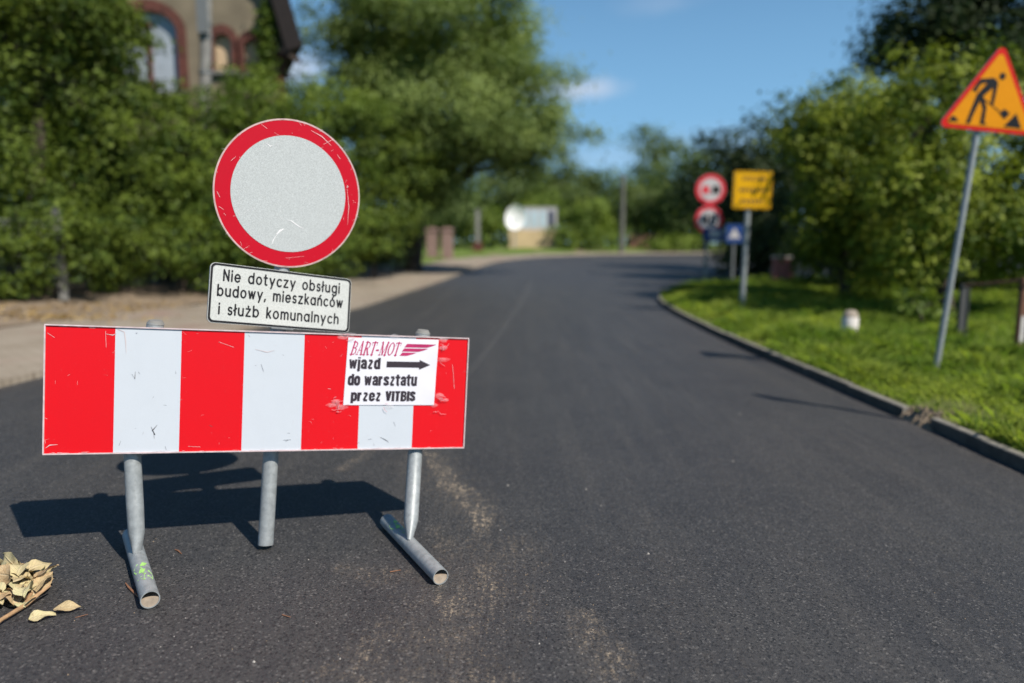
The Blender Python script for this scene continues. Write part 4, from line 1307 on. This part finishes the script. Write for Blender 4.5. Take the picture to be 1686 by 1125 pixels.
def leg_and_foot(jx, fr, bk, top_px, junction):
    fr, bk, jn = Vector(fr), Vector(bk), Vector(junction)
    fd = (fr - bk).normalized(); side = fd.cross(Vector((0, 0, 1))).normalized()
    # upright runs up the back of the board
    tx, tz = to_board(*top_px)
    top = B4 @ Vector((tx, .062, hz + .018)); low = B4 @ Vector((jx, .062, -hz))
    bottom = jn + Vector((0, 0, .052))
    ld = (low - top).normalized()
    mb = MB()
    k1 = low.lerp(bottom, .52); k2 = low.lerp(bottom, .80)
    mb.tube([top, low, k1, k2, bottom], [LEG_R, LEG_R, LEG_R, (LEG_R * .98, LEG_R * .82), (LEG_R * .34, LEG_R * .9)], 22)
    # weld bead
    mb.tube([bottom + Vector((0, 0, -.016)), bottom + Vector((0, 0, .012))], [.019, .014], 12, 1)
    lg = obj("leg", mb, [M['galv'], simple("weld_rust", (.35, .25, .2), .8, .2, .3, 60.)], bar, smooth=True, world=True)
    mb = MB(); mb.tube([top + Vector((0, 0, -.002)), top + Vector((.002, 0, .014))], [.036, .026], 16)
    obj("cap", mb, M['concrete'], lg, smooth=True, world=True)
    # foot: open tube with wall thickness, lower half clogged with dried mud
    mb = MB(); n = 28; up_ = side.cross(fd) * -1
    if up_.z < 0: up_ = -up_
    ro, ri = LEG_R, LEG_R - .0035
    fc, bc = fr + Vector((0, 0, ro)), bk + Vector((0, 0, ro))
    cir = lambda c, r: [c + side * r * math.cos(2 * math.pi * k / n) + up_ * r * math.sin(2 * math.pi * k / n) for k in range(n)]
    O0, O1, I1, I0 = cir(bc, ro), cir(fc, ro), cir(fc, ri), cir(bc, ri)
    for k in range(n):
        k2_ = (k + 1) % n
        mb.face([O0[k], O0[k2_], O1[k2_], O1[k]]); mb.face([O1[k], O1[k2_], I1[k2_], I1[k]]); mb.face([I1[k], I1[k2_], I0[k2_], I0[k]]); mb.face([O0[k2_], O0[k], I0[k], I0[k2_]])
    ft = obj("foot", mb, M['galv'], bar, smooth=True, world=True)
    mb = MB(); e = fc - fd * .004
    pts = [e + side * ri * math.cos(a) + up_ * ri * math.sin(a) for a in np.linspace(math.pi * .98, math.pi * 2.02, 16)]
    mb.face(pts); b2 = fc - fd * .16
    mb.face([pts[0], pts[-1], b2 + side * ri, b2 - side * ri])
    obj("mud_plug", mb, M['soil_plug'], ft, world=True)
    mb = MB(); mb.face([p for p in cir(bc + fd * .05, ri * .999)]); obj("end_plug", mb, M['rubber'], ft, world=True)
    return ft, fc, bc, fd, side, up_


def tube_patch(mb, fc, fd, side, up_, P, r):
    """paint outline P of (distance behind the front end, angle from the top) wrapped on the tube"""
    mb.face([fc - fd * d + side * r * math.sin(a) + up_ * r * math.cos(a) for d, a in P])


F1 = leg_and_foot(-.565, (-1.352, 2.500, .045), (-1.730, 3.075, .054), (252, 531), (-1.578, 2.845, .05))
F2 = leg_and_foot(.655, (-.292, 2.755, .010), (-.612, 3.325, .020), (700, 552), (-.462, 3.055, .016))
for (ft, fc, bc, fd, side, up_), shift in ((F1, .0), (F2, .29)):
    mb = MB(); sg = 1 if shift == 0 else -1
    pts = []
    marks = [(.125 + shift, .55), (.14 + shift, .05), (.118 + shift, -.3), (.165 + shift, -.5), (.195 + shift, -.15), (.20 + shift, .4), (.235 + shift, .6), (.262 + shift, .05), (.255 + shift, -.45)]
    w_ = .0165
    for (d0, a0), (d1, a1) in zip(marks[:-1], marks[1:]):
        dd_ = Vector((d1 - d0, (a1 - a0) * LEG_R)).normalized(); nx = Vector((-dd_.y, dd_.x)) * w_
        q = []
        for (d, a), s_ in (((d0, a0), 1), ((d0, a0), -1), ((d1, a1), -1), ((d1, a1), 1)):
            q.append((d + nx.x * s_, a + nx.y * s_ / LEG_R))
        tube_patch(mb, fc, fd, side, up_, q, LEG_R + .0008 + .0001 * len(mb.f))
    obj("paint_mark", mb, M['paint_green'], ft, world=True)

# ------------------------------------------------------------------ round sign with plate on its own post
SC = Vector((-1.0348, 3.22, 1.1458)); SM = euler_m(.6279, .1463, -.1274)
S4 = Matrix.Translation(SC) @ SM.to_4x4()
sg_ = thing("no_vehicles_sign", (-1.12, 2.98, .06), "round white sign with red ring above a text plate, behind the striped board", "road sign")
mb = MB()
mb.tube([(0, .050, .48 + .2), (0, .050, -.3), (0, .050, -1.108)], .0335, 20); mb.xform(S4)
obj("post", mb, M['galv'], sg_, smooth=True, world=True)
# the disc is turned a little on its clamps, so it has its own pose
EY = Vector((0, 0, EYE))
DC = EY + (S4 @ Vector((0, -.005, .4799)) - EY) * .984
D4 = Matrix.Translation(DC) @ euler_m(.5928, .12, .0764).to_4x4(); DM = D4.to_3x3()
mb = MB(); r_ = .3307 * .984; zc = 0.
disc(mb, 0, zc, r_, 0.0, .012, 0, 96, 1)
mb.face([(r_ * .787 * math.cos(a), -.0012, zc + r_ * .787 * math.sin(a)) for a in np.linspace(0, 2 * math.pi, 97)[:-1]], 2)
ringface(mb, 0, zc, r_ * .985, r_ * 1.006, -.0008, 1, 96)
mb.xform(D4); disc_o = obj("disc", mb, [M['sign_red'], simple("disc_rim", (.58, .40, .38), .6, .3, .3, 30.), M['sign_white']], sg_, world=True)
for c_, h_ in (((0, .01, .68), (.05, .03, .014)), ((0, .01, .33), (.05, .03, .014)), ((0, .03, 0), (.06, .016, .014))):
    mb = MB(); mb.box(c_, h_); mb.xform(S4); obj("clamp", mb, M['galv_dark'], sg_, world=True)


def to_disc(x, y):
    d = px_dir(x, y); n = DM @ Vector((0, -1, 0)); k = (DC - EY).dot(n) / d.dot(n)
    p = DM.transposed() @ (EY + d * k - DC)
    return p.x, p.z


def to_sign(x, y):
    d = px_dir(x, y); n = SM @ Vector((0, -1, 0)); k = (SC - Vector((0, 0, EYE))).dot(n) / d.dot(n)
    p = SM.transposed() @ (Vector((0, 0, EYE)) + d * k - SC)
    return p.x, p.z


mb = MB(); rnd = random.Random(9)
for P, w_ in (([(455, 386), (461, 380), (467, 377)], .011), ([(447, 403), (450, 395), (456, 386)], .003), ([(472, 362), (480, 364), (489, 371), (498, 376), (499, 378)], .004), ([(461, 357), (467, 363)], .004), ([(403, 350), (410, 345), (420, 342)], .002), ([(492, 345), (500, 340)], .003),
              ([(437, 235), (445, 241), (449, 240)], .005), ([(452, 239), (455, 236), (460, 244)], .003), ([(500, 233), (506, 243)], .004), ([(482, 228), (487, 238)], .003), ([(540, 330), (545, 348)], .002), ([(571, 305), (573, 308), (570, 309)], .004), ([(571, 310), (574, 340), (572, 370)], .002),
              ([(532, 238), (548, 230)], .003), ([(360, 340), (368, 345)], .003), ([(357, 315), (362, 325)], .004), ([(380, 265), (388, 258)], .003), ([(398, 412), (410, 405)], .002), ([(470, 425), (500, 422)], .002), ([(512, 215), (530, 225), (545, 240)], .003), ([(430, 205), (440, 212)], .003), ([(555, 255), (560, 262)], .004)):
    squig(mb, [to_disc(*q) for q in P], w_, -.0022 - .0003 * rnd.random(), rnd)
for _ in range(55):
    a = rnd.uniform(0, 6.283); rr2 = r_ * rnd.choice((rnd.uniform(.79, 1), .985, rnd.uniform(0, .78))); x, z = rr2 * math.cos(a), zc + rr2 * math.sin(a); b = rnd.uniform(0, 6.28); L = rnd.uniform(.003, .02)
    squig(mb, [(x, z), (x + L * math.cos(b), z + L * math.sin(b))], .0022, -.0021 - .0008 * rnd.random(), rnd)
mb.xform(D4); obj("scratch_marks", mb, simple("scratch_bright", (.80, .78, .78), .7), disc_o, world=True)  # bright scratches laid on the disc as thin strips

PW, PH = .6444, .2594
mb = MB(); mb.prism(rrect(PW, PH, .022), 0, .012, 0, 1)
ro, ri = rrect(PW - .004, PH - .004, .021), rrect(PW - .022, PH - .022, .016)
mb2 = MB()
for i in range(len(ro)):
    j = (i + 1) % len(ro); mb2.face([(ri[i][0], -.001, ri[i][1]), (ri[j][0], -.001, ri[j][1]), (ro[j][0], -.001, ro[j][1]), (ro[i][0], -.001, ro[i][1])])
mb.xform(S4); mb2.xform(S4)
plate = obj("text_plate", mb, [M['plate_white'], simple("plate_rim", (.50, .46, .46), .6, .3, .2, 30.)], sg_, world=True)
obj("plate_border", mb2, M['black'], plate, world=True)


# monoline lettering in the manner of road signs
def arc(cx, cy, rx, ry, a0, a1, n=14):
    return [(cx + rx * math.cos(R(a0 + (a1 - a0) * i / n)), cy + ry * math.sin(R(a0 + (a1 - a0) * i / n))) for i in range(n + 1)]


o_ring = arc(.40, .5, .40, .5, 0, 360, 24)
GL = {
    'N': ([[(0, 0), (0, 1.45), (.78, 0), (.78, 1.45)]], .78), 'i': ([[(0, 0), (0, 1)], [(0, 1.32), (0, 1.44)]], 0),
    'e': ([[(.03, .5), (.79, .5)], arc(.40, .5, .40, .5, 0, 318, 20)], .8), 'd': ([o_ring, [(.80, 0), (.80, 1.45)]], .8), 'o': ([o_ring], .8),
    't': ([[(.17, 1.4), (.17, .25)] + arc(.37, .22, .2, .22, 180, 290, 6), [(-.03, 1), (.46, 1)]], .46), 'y': ([[(0, 1), (.37, .02)], [(.74, 1), (.2, -.42)]], .74),
    'c': ([arc(.40, .5, .40, .5, 48, 312, 18)], .68), 'z': ([[(0, 1), (.64, 1), (0, 0), (.66, 0)]], .66), 'b': ([o_ring, [(0, 0), (0, 1.45)]], .8),
    's': ([arc(.28, .745, .25, .255, 35, 255, 10) + arc(.27, .255, .27, .255, 75, -150, 12)], .55), 'l': ([[(0, 0), (0, 1.45)]], 0),
    'u': ([[(0, 1), (0, .36)] + arc(.35, .36, .35, .36, 180, 360, 12), [(.70, 1), (.70, 0)]], .7), 'g': ([o_ring, [(.80, 1), (.80, -.12)] + arc(.44, -.12, .36, .34, 0, -150, 12)], .8),
    'w': ([[(0, 1), (.27, 0), (.52, .95), (.77, 0), (1.04, 1)]], 1.04), ',': ([[(.06, .08), (-.06, -.25)]], .08),
    'm': ([[(0, 0), (0, 1)], [(0, .6)] + arc(.29, .64, .29, .36, 180, 0, 10) + [(.58, 0)], [(.58, .6)] + arc(.87, .64, .29, .36, 180, 0, 10) + [(1.16, 0)]], 1.16),
    'k': ([[(0, 0), (0, 1.45)], [(.02, .38), (.56, 1)], [(.2, .6), (.62, 0)]], .6), 'a': ([o_ring, [(.80, 1), (.80, 0)]], .8),
    'n': ([[(0, 0), (0, 1)], [(0, .58)] + arc(.34, .62, .34, .38, 180, 0, 12) + [(.68, 0)]], .68), 'h': ([[(0, 0), (0, 1.45)], [(0, .58)] + arc(.34, .62, .34, .38, 180, 0, 12) + [(.68, 0)]], .68),
}
GL['ł'] = (GL['l'][0] + [[(-.2, .62), (.2, .92)]], .06); GL['ń'] = (GL['n'][0] + [[(.3, 1.2), (.5, 1.48)]], .68)
GL['ó'] = (GL['o'][0] + [[(.36, 1.2), (.56, 1.48)]], .8); GL['ż'] = (GL['z'][0] + [[(.33, 1.26), (.33, 1.38)]], .66)


def write_line(mb, text, xl_, xr_, zbase, xh, w=.17, y=-.0012):
    gap = .52; adv = sum((.95 if ch == ' ' else GL[ch][1] + gap) for ch in text) - gap
    sx = (xr_ - xl_) / adv; x = 0; k = 0
    for ch in text:
        if ch == ' ': x += .95; continue
        for st in GL[ch][0]:
            k += 1
            stroke(mb, [((x + a) * sx / xh, b) for a, b in st], w, 0, lambda q, yy, k=k: (xl_ + q.x * xh, y - .00009 * (k % 7) + yy, zbase + q.y * xh))
        x += GL[ch][1] + gap


mb = MB()
for text, (ax, ay), (bx_, by_), asc in (("Nie dotyczy obsługi", (368, 466), (558, 479), None), ("budowy, mieszkańców", (358, 490), (563, 503), None), ("i służb komunalnych", (360, 518), (556, 532), None)):
    (x0, z0), (x1, z1) = to_sign(ax, ay), to_sign(bx_, by_)
    write_line(mb, text, x0, x1, (z0 + z1) / 2, .0315, .225)
mb.xform(S4); obj("lettering", mb, M['black'], plate, world=True)
mb = MB()
mb.box((0, .006, -PH / 2 - .002), (.05, .012, .004))
mb.xform(S4); obj("plate_bracket", mb, M['galv_dark'], plate, world=True)

# ------------------------------------------------------------------ paper notice taped on the board
pc = [to_board(*q) for q in ((573.5, 555.5), (722, 559.5), (714, 667), (565, 667))]


def pq(u, v):
    """notice coordinates, u to the right 0..1, v downward 0..1, to board coordinates"""
    (x0, z0), (x1, z1), (x2, z2), (x3, z3) = pc
    return (x0 * (1 - u) * (1 - v) + x1 * u * (1 - v) + x2 * u * v + x3 * (1 - u) * v, z0 * (1 - u) * (1 - v) + z1 * u * (1 - v) + z2 * u * v + z3 * (1 - u) * v)


def pbow(u, v):
    return -.0025 - .003 * math.sin(math.pi * u) * (.4 + .6 * math.sin(math.pi * v)) - .0035 * max(0, u - .86) / .14 * math.sin(v * 5 + .6) ** 2


def pw(u, v, lift=0.):
    x, z = pq(u, v); return B4 @ Vector((x, pbow(u, v) - lift, z))


notice = thing("paper_notice", pw(.5, 1), "white paper notice with magenta logo, black text and arrow taped on the board", "notice")
mb = MB(); n = 24
for i in range(n):
    for j in range(n):
        mb.face([pw(i / n, (j + 1) / n), pw((i + 1) / n, (j + 1) / n), pw((i + 1) / n, j / n), pw(i / n, j / n)])
obj("sheet", mb, M['paper'], notice, smooth=True, world=True)


rrct = arc(.21, .70, .21, .17, 0, 180, 8) + arc(.21, .30, .21, .17, 180, 360, 8) + [(.42, .70)]
SS = [(.42, .68), (.40, .82), (.21, .88), (.02, .81), (.02, .66), (.21, .52), (.40, .38), (.41, .20), (.21, .12), (.02, .18), (0, .34)]
GI = {   # heavy condensed lettering: strokes with their own width
    'w': ([([(0, 1), (.15, .03), (.33, .92), (.51, .03), (.66, 1)], .21)], .66), 'j': ([([(0, 1), (0, -.12), (-.14, -.2)], .26), ([(0, 1.1), (0, 1.24)], .26)], 0),
    'a': ([([(.02, .66), (.04, .80)] + arc(.21, .74, .19, .14, 150, 0, 7) + [(.42, .6), (.42, 0)], .26), ([(.42, .55), (.16, .50), (.01, .38), (.02, .18), (.16, .12), (.42, .22)], .22)], .42),
    'z': ([([(0, .89), (.40, .89), (.0, .11), (.42, .11)], .22)], .42), 'd': ([(rrct, .27), ([(.42, 0), (.42, 1.2)], .28)], .42), 'o': ([(rrct, .28)], .42), 'r': ([([(0, 0), (0, 1)], .28), ([(.02, .66), (.1, .84), (.32, .86)], .26)], .27),
    's': ([(SS, .24)], .42), 't': ([([(.1, 1.2), (.1, .22), (.16, .12), (.3, .10)], .26), ([(-.2, .89), (.40, .89)], .20)], .26), 'u': ([([(0, 1), (0, .32)] + arc(.21, .30, .21, .18, 180, 360, 8), .27), ([(.42, 1), (.42, 0)], .28)], .42),
    'p': ([(rrct, .27), ([(0, 1), (0, -.24)], .28)], .42), 'e': ([([(.42, .48), (.42, .70)] + arc(.21, .70, .21, .17, 0, 180, 8) + arc(.21, .30, .21, .17, 180, 360, 8) + [(.42, .36)], .26), ([(.42, .5), (.05, .5)], .15)], .42),
    'V': ([([(0, 1.16), (.23, .06), (.46, 1.16)], .27)], .46), 'I': ([([(0, 0), (0, 1.16)], .30)], 0), 'T': ([([(.2, 0), (.2, 1.0)], .29), ([(-.1, 1.05), (.5, 1.05)], .22)], .40),
    'B': ([([(0, 0), (0, 1.16)], .29), ([(0, 1.06), (.30, 1.05), (.40, .94), (.40, .76), (.28, .63), (0, .62)], .22), ([(.26, .62), (.42, .5), (.42, .24), (.30, .11), (0, .10)], .22)], .42), 'S': ([([(x, y * 1.16) for x, y in SS], .26)], .42),
}


def write_bold(mb, text, u0, u1, vb, xh, gap=.33, space=.42):
    adv = sum(space if ch == ' ' else GI[ch][1] + gap for ch in text) - gap + .28
    k = (u1 - u0) / adv; x = .14; n_ = 0
    for ch in text:
        if ch == ' ': x += space; continue
        for P, w_ in GI[ch][0]:
            n_ += 1
            stroke(mb, P, w_ * 1.12, 0, lambda q, yy, x=x, n_=n_: pw(u0 + (x + q.x) * k, vb - q.y * xh, .0006 + .00006 * (n_ % 6) - yy), butt=True)
        x += GI[ch][1] + gap


mb = MB()
for s_, x0, x1, yb_, cap in (("wjazd", .026, .366, .462, .140), ("do warsztatu", .030, .786, .708, .142), ("przez VITBIS", .075, .783, .942, .132)):
    write_bold(mb, s_, x0, x1, yb_, cap)
obj("lettering", mb, M['ink'], notice, world=True)
mb = MB()
AR = [(.435, .355), (.80, .355), (.80, .325), (.925, .40), (.80, .475), (.80, .445), (.435, .445)]
mb.face([pw(u, v - .012, .0007) for u, v in AR[::-1]]); obj("arrow", mb, M['ink'], notice, world=True)
# logo: slanted serif capitals and three wing bars
LG = {'B': [((0, 0), (0, 1)), 'bowls'], }


def serif_word(mb, word, u0, u1, vb, cap):
    W_ = {'B': .62, 'A': .72, 'R': .70, 'T': .62, '-': .34, 'M': .92, 'O': .72}; tot = sum(W_[c] + .08 for c in word) - .08
    k = (u1 - u0 - .035) / tot; x = 0
    for ch in word:
        w = W_[ch]; st = []  # thick strokes (x0,z0,x1,z1,width)
        if ch == 'B': st = [([(.14, 0), (.14, 1)], .17), ([(0, .97), (.3, .97)] + arc(.3, .75, .2, .22, 90, -90, 8) + [(.14, .53)], .075), ([(.14, .53), (.34, .53)] + arc(.34, .28, .22, .25, 90, -90, 8) + [(0, .03)], .08), ([(.52, .62), (.52, .86)], .1), ([(.56, .14), (.56, .42)], .11)]
        if ch == 'A': st = [([(.1, .03), (.38, 1)], .065), ([(.38, 1), (.60, .03)], .17), ([(.2, .34), (.5, .34)], .06), ([(0, .03), (.22, .03)], .06), ([(.46, .03), (.74, .03)], .06)]
        if ch == 'R': st = [([(.14, 0), (.14, 1)], .17), ([(0, .97), (.32, .97)] + arc(.32, .74, .22, .23, 90, -90, 8) + [(.14, .51)], .075), ([(.55, .62), (.55, .86)], .1), ([(.32, .5), (.58, .03)], .16), ([(.5, .03), (.74, .03)], .06), ([(0, .03), (.28, .03)], .06)]
        if ch == 'T': st = [([(.31, 0), (.31, 1)], .17), ([(0, .96), (.62, .96)], .08), ([(.02, .96), (.02, .74)], .05), ([(.60, .96), (.60, .74)], .05), ([(.16, .03), (.46, .03)], .06)]
        if ch == '-': st = [([(.02, .38), (.28, .38)], .13)]
        if ch == 'M': st = [([(.14, 0), (.14, 1)], .07), ([(.14, 1), (.45, .06)], .16), ([(.45, .06), (.76, 1)], .065), ([(.78, 0), (.78, 1)], .17), ([(0, .03), (.26, .03)], .06), ([(.64, .03), (.92, .03)], .06), ([(0, .97), (.16, .97)], .06), ([(.76, .97), (.92, .97)], .06)]
        if ch == 'O': st = [(arc(.36, .5, .29, .47, 0, 360, 22), .09), (arc(.36, .5, .30, .46, 140, 220, 8), .15), (arc(.36, .5, .30, .46, -40, 40, 8), .15)]
        for q, (P, ww) in enumerate(st):
            stroke(mb, P, ww, 0, lambda p, yy, x=x, q=q: pw(u0 + (x + p.x) * k + p.y * .035, vb - p.y * cap, .0006 + .00006 * q - yy))
        x += w + .08


mb = MB(); serif_word(mb, "BART-MOT", .03, .585, .255, .195)
for i, (a, b, v0, v1) in enumerate(((.645, .98, .075, .128), (.618, .89, .142, .192), (.598, .76, .206, .256))):
    sl = .028
    P = [(a, v0), (b, v0), (b - .05, v0 + (v1 - v0) * .55), (b - .11, v1), (a - sl, v1)]
    mb.face([pw(u, v, .0007) for u, v in P[::-1]])
obj("logo", mb, M['ink_red'], notice, world=True)
# crumpled clear tape at the corners
rnd = random.Random(3)
tp_ = [(-.05, .0), (.02, -.04), (.5, -.03), (1.05, .0), (1.06, .12), (1.07, .3), (1.06, .85), (1.12, .92), (1.0, 1.0), (.5, 1.02), (-.02, 1.03), (-.08, .95), (-.12, 1.0)]
for (u, v) in tp_:
    mb = MB()
    for _ in range(2):
        a = rnd.uniform(-.5, .5) + (0 if .1 < v < .9 else 0); w2, h2 = rnd.uniform(.04, .09), rnd.uniform(.025, .05); q = []
        for k in range(9):
            t2 = 2 * math.pi * k / 9; rr3 = rnd.uniform(.7, 1.15); q.append(pw(u + w2 * rr3 * math.cos(t2 + a), v + h2 * rr3 * math.sin(t2 + a), .0012 + rnd.uniform(0, .003)))
        c_ = pw(u, v, .003 + rnd.uniform(0, .004))
        for k in range(9): mb.face([c_, q[k], q[(k + 1) % 9]])
    obj("tape", mb, M['tape'], notice, world=True)
mb = MB()
for (u, v, n_) in ((1.08, .88, 16), (-.07, .99, 14), (-.02, .02, 9), (1.05, .1, 9), (1.06, .3, 6), (.45, 1.02, 5), (-.06, 1.12, 7), (1.03, 1.05, 7)):
    for _ in range(int(n_ * .45)):
        x, y = u + rnd.gauss(0, .035), v + rnd.gauss(0, .04); a = rnd.uniform(0, 6.28) if rnd.random() < .5 else rnd.uniform(-.4, .4); L = rnd.uniform(.02, .09); bend = rnd.uniform(-.02, .02)
        P = [(x, y), (x + L * .5 * math.cos(a) - bend, y + L * .5 * math.sin(a) + bend), (x + L * math.cos(a), y + L * math.sin(a))]
        for (ua, va), (ub, vb) in zip(P[:-1], P[1:]):
            d = Vector((ub - ua, vb - va)).normalized() * .0026; z_ = .0055 + rnd.uniform(0, .0008)
            mb.face([pw(ua - d.y, va + d.x, z_), pw(ua + d.y, va - d.x, z_), pw(ub + d.y, vb - d.x, z_), pw(ub - d.y, vb + d.x, z_)])
obj("tape_crease", mb, simple("tape_glint", (.58, .25, .27), .4, 0, .2, 60.), notice, world=True)

# ------------------------------------------------------------------ dry leafy branch and litter on the road


def one_leaf(V, F, Tn, c, yaw, pitch, roll, L, Wd, curl, fold, tint, rnd):
    Mr = Matrix.Rotation(yaw, 3, 'Z') @ Matrix.Rotation(pitch, 3, 'Y') @ Matrix.Rotation(roll, 3, 'X')
    b = len(V); nu, nv = 9, 5; ph = rnd.uniform(0, 6.28)
    for i in range(nu):
        u = i / (nu - 1); w = Wd * (math.sin(math.pi * min(1, u ** .75)) ** .85) * (1 - .25 * u) + .0006
        for j in range(nv):
            s_ = j / (nv - 1) * 2 - 1
            x = L * u; y = s_ * w * .5; z = -curl * L * (u - .35) ** 2 + abs(s_) * w * fold + .006 * math.sin(u * 9 + s_ * 2 + ph) * abs(s_)
            V.append(Vector(c) + Mr @ Vector((x, y, z)))
    for i in range(nu - 1):
        for j in range(nv - 1):
            F.append([b + i * nv + j, b + (i + 1) * nv + j, b + (i + 1) * nv + j + 1, b + i * nv + j + 1]); Tn.append(tint)


def leaf_obj(name, V, F, Tn, parent=None):
    me = bpy.data.meshes.new(name); off = base_of(parent) if parent else Vector((0, 0, 0))
    me.from_pydata([tuple(v - off) for v in V], [], F)
    at = me.attributes.new("tint", 'FLOAT', 'FACE'); at.data.foreach_set("value", Tn)
    k = len(V) // 45
    for nm, a in (("across", np.tile(np.abs(np.linspace(-1, 1, 5)), 9 * k)), ("along", np.tile(np.repeat(np.linspace(0, 1, 9), 5), k))):
        at = me.attributes.new(nm, 'FLOAT', 'POINT'); at.data.foreach_set("value", a.astype(np.float32))
    me.polygons.foreach_set("use_smooth", [True] * len(F)); me.materials.append(M['leaf_dry']); me.update()
    o = bpy.data.objects.new(name, me); col.objects.link(o)
    if parent: o.parent = parent
    return o


def rz(x, y): return float(zroad(np.float64(x), np.float64(y)))


rnd = random.Random(21)
hub = Vector((-1.78, 2.42, rz(-1.78, 2.42) + .03))
br_ = thing("dry_branch", (hub.x, hub.y, hub.z - .03), "broken branch with withered yellowish leaves on the asphalt", "branch")
mb = MB()
fork = Vector((*g2(44, 1003), 0)); fork.z = rz(fork.x, fork.y) + .018
tips = [(g2(-40, 1065), .010), (g2(85, 985), .006), (g2(25, 975), .006), (g2(60, 955), .004)]
for (gx_, gy_), r2 in tips:
    e = Vector((gx_, gy_, rz(gx_, gy_) + (.016 if gx_ < fork.x else .05)))
    m = fork.lerp(e, .5) + Vector((rnd.uniform(-.012, .012), rnd.uniform(-.012, .012), .006)); mb.tube([fork, m, e], [.0085, .007, r2 * .6], 8)
obj("twig", mb, M['twig'], br_, smooth=True, world=True)
V, F, Tn = [], [], []
for k in range(70):
    x_, y_ = rnd.gauss(22, 42), rnd.uniform(948, 1012)
    if x_ > 88: x_ = rnd.uniform(20, 88)
    if x_ > 45 and y_ > 995: y_ -= 30
    gx_, gy_ = g2(x_, y_); lift = rnd.uniform(.008, .085) * max(.15, 1 - abs(x_ - 25) / 75)
    ang = math.atan2(gy_ - hub.y, gx_ - hub.x) + rnd.gauss(0, .7)
    one_leaf(V, F, Tn, (gx_, gy_, rz(gx_, gy_) + lift + .008), ang, rnd.uniform(-.45, .35), rnd.gauss(0, .55), rnd.uniform(.08, .135), rnd.uniform(.055, .09), rnd.uniform(.1, .8), rnd.uniform(.0, .30), rnd.random(), rnd)
obj_l = leaf_obj("withered_leaves", V, F, Tn, br_)
for (x_, y_), yaw, lab in (((88, 1009), .18, "single curled dry leaf lying right of the withered branch"), ((46, 1026), .5, "single pale dry leaf lying in front of the withered branch")):
    V, F, Tn = [], [], []; gx_, gy_ = g2(x_, y_)
    one_leaf(V, F, Tn, (gx_, gy_, rz(gx_, gy_) + .014), yaw, -.05, .35, .10 if yaw < .3 else .085, .05, .25, .2, .3 if yaw < .3 else .7, rnd)
    tag(leaf_obj("fallen_leaf", V, F, Tn), lab, "leaf", "loose dry leaves by the branch")
for L, r2, lab in (([(207, 962), (212, 970), (220, 977), (228, 986)], .0042, "curved brown twig beside the left foot of the barrier"), ([(288, 906), (294, 909), (299, 913)], .003, "small orange twig on the asphalt right of the left foot"),
                   ([(465, 1014), (478, 1019)], .0038, "short straight brown twig on the asphalt in the centre foreground"), ([(642, 943), (660, 941)], .0036, "pale thin twig on the asphalt left of the right foot"), ([(124, 1018), (145, 1013)], .002, "thin pale stalk on the asphalt near the dry leaves")):
    mb = MB(); P = [Vector((*g2(*q), 0)) for q in L]
    for i, p in enumerate(P): p.z = rz(p.x, p.y) + r2 * (1.0 + .8 * (i % 2))
    mb.tube(P, [r2 * .6] + [r2] * (len(P) - 2) + [r2 * .4], 7)
    tag(obj("twig", mb, M['twig_dark'], smooth=True), lab, "twig", "twigs lying on the road")

# loose grit and chips on the asphalt
mb = MB(); rnd = random.Random(31)


def chip(x, y, r, mi):
    z = rz(x, y); pts = []
    top = [(x + r * rnd.uniform(.6, 1.2) * math.cos(a), y + r * rnd.uniform(.6, 1.2) * math.sin(a)) for a in np.linspace(0, 6.28, 7)[:-1]]
    c = Vector((x, y, z + r * rnd.uniform(.5, .9)))
    for i in range(6):
        a, b = top[i], top[(i + 1) % 6]; mb.face([(a[0], a[1], z - .001), (b[0], b[1], z - .001), c], mi)


for (x, y, r) in ((965, 806, .013), (836, 800, .015), (990, 833, .009), (1067, 912, .010), (824, 873, .008), (1207, 760, .012), (860, 905, .005), (888, 1060, .007), (560, 1085, .006), (418, 1090, .008), (640, 1055, .007), (508, 922, .007), (565, 910, .005), (930, 925, .005), (1218, 682, .014), (1275, 800, .008)):
    chip(*g2(x, y), r * .8, 0)
for _ in range(900):
    Y = 1.9 + 6 * rnd.random() ** 1.8; X = rnd.uniform(-2.2, 3.0) * (Y / 3.2)
    if -3 < X < 3.2: chip(X, Y, rnd.choice((.0014, .0018, .0022, .003)), rnd.choice((0, 0, 1)))
for _ in range(500):
    Y = rnd.uniform(1.9, 4.2); t_ = (4.0 - Y) / 2.2; X = rnd.gauss(-.25 + .12 * t_, .22 + .1 * t_)
    chip(X, Y, rnd.choice((.0012, .0018, .0024)), 1)
grit = obj("grit", mb, [M['pebble'], simple("straw_grit", (.38, .27, .16), .9, 0, .3, 80.)])
tag(grit, "small pale chips and grit scattered over the asphalt", "grit", kind="stuff")
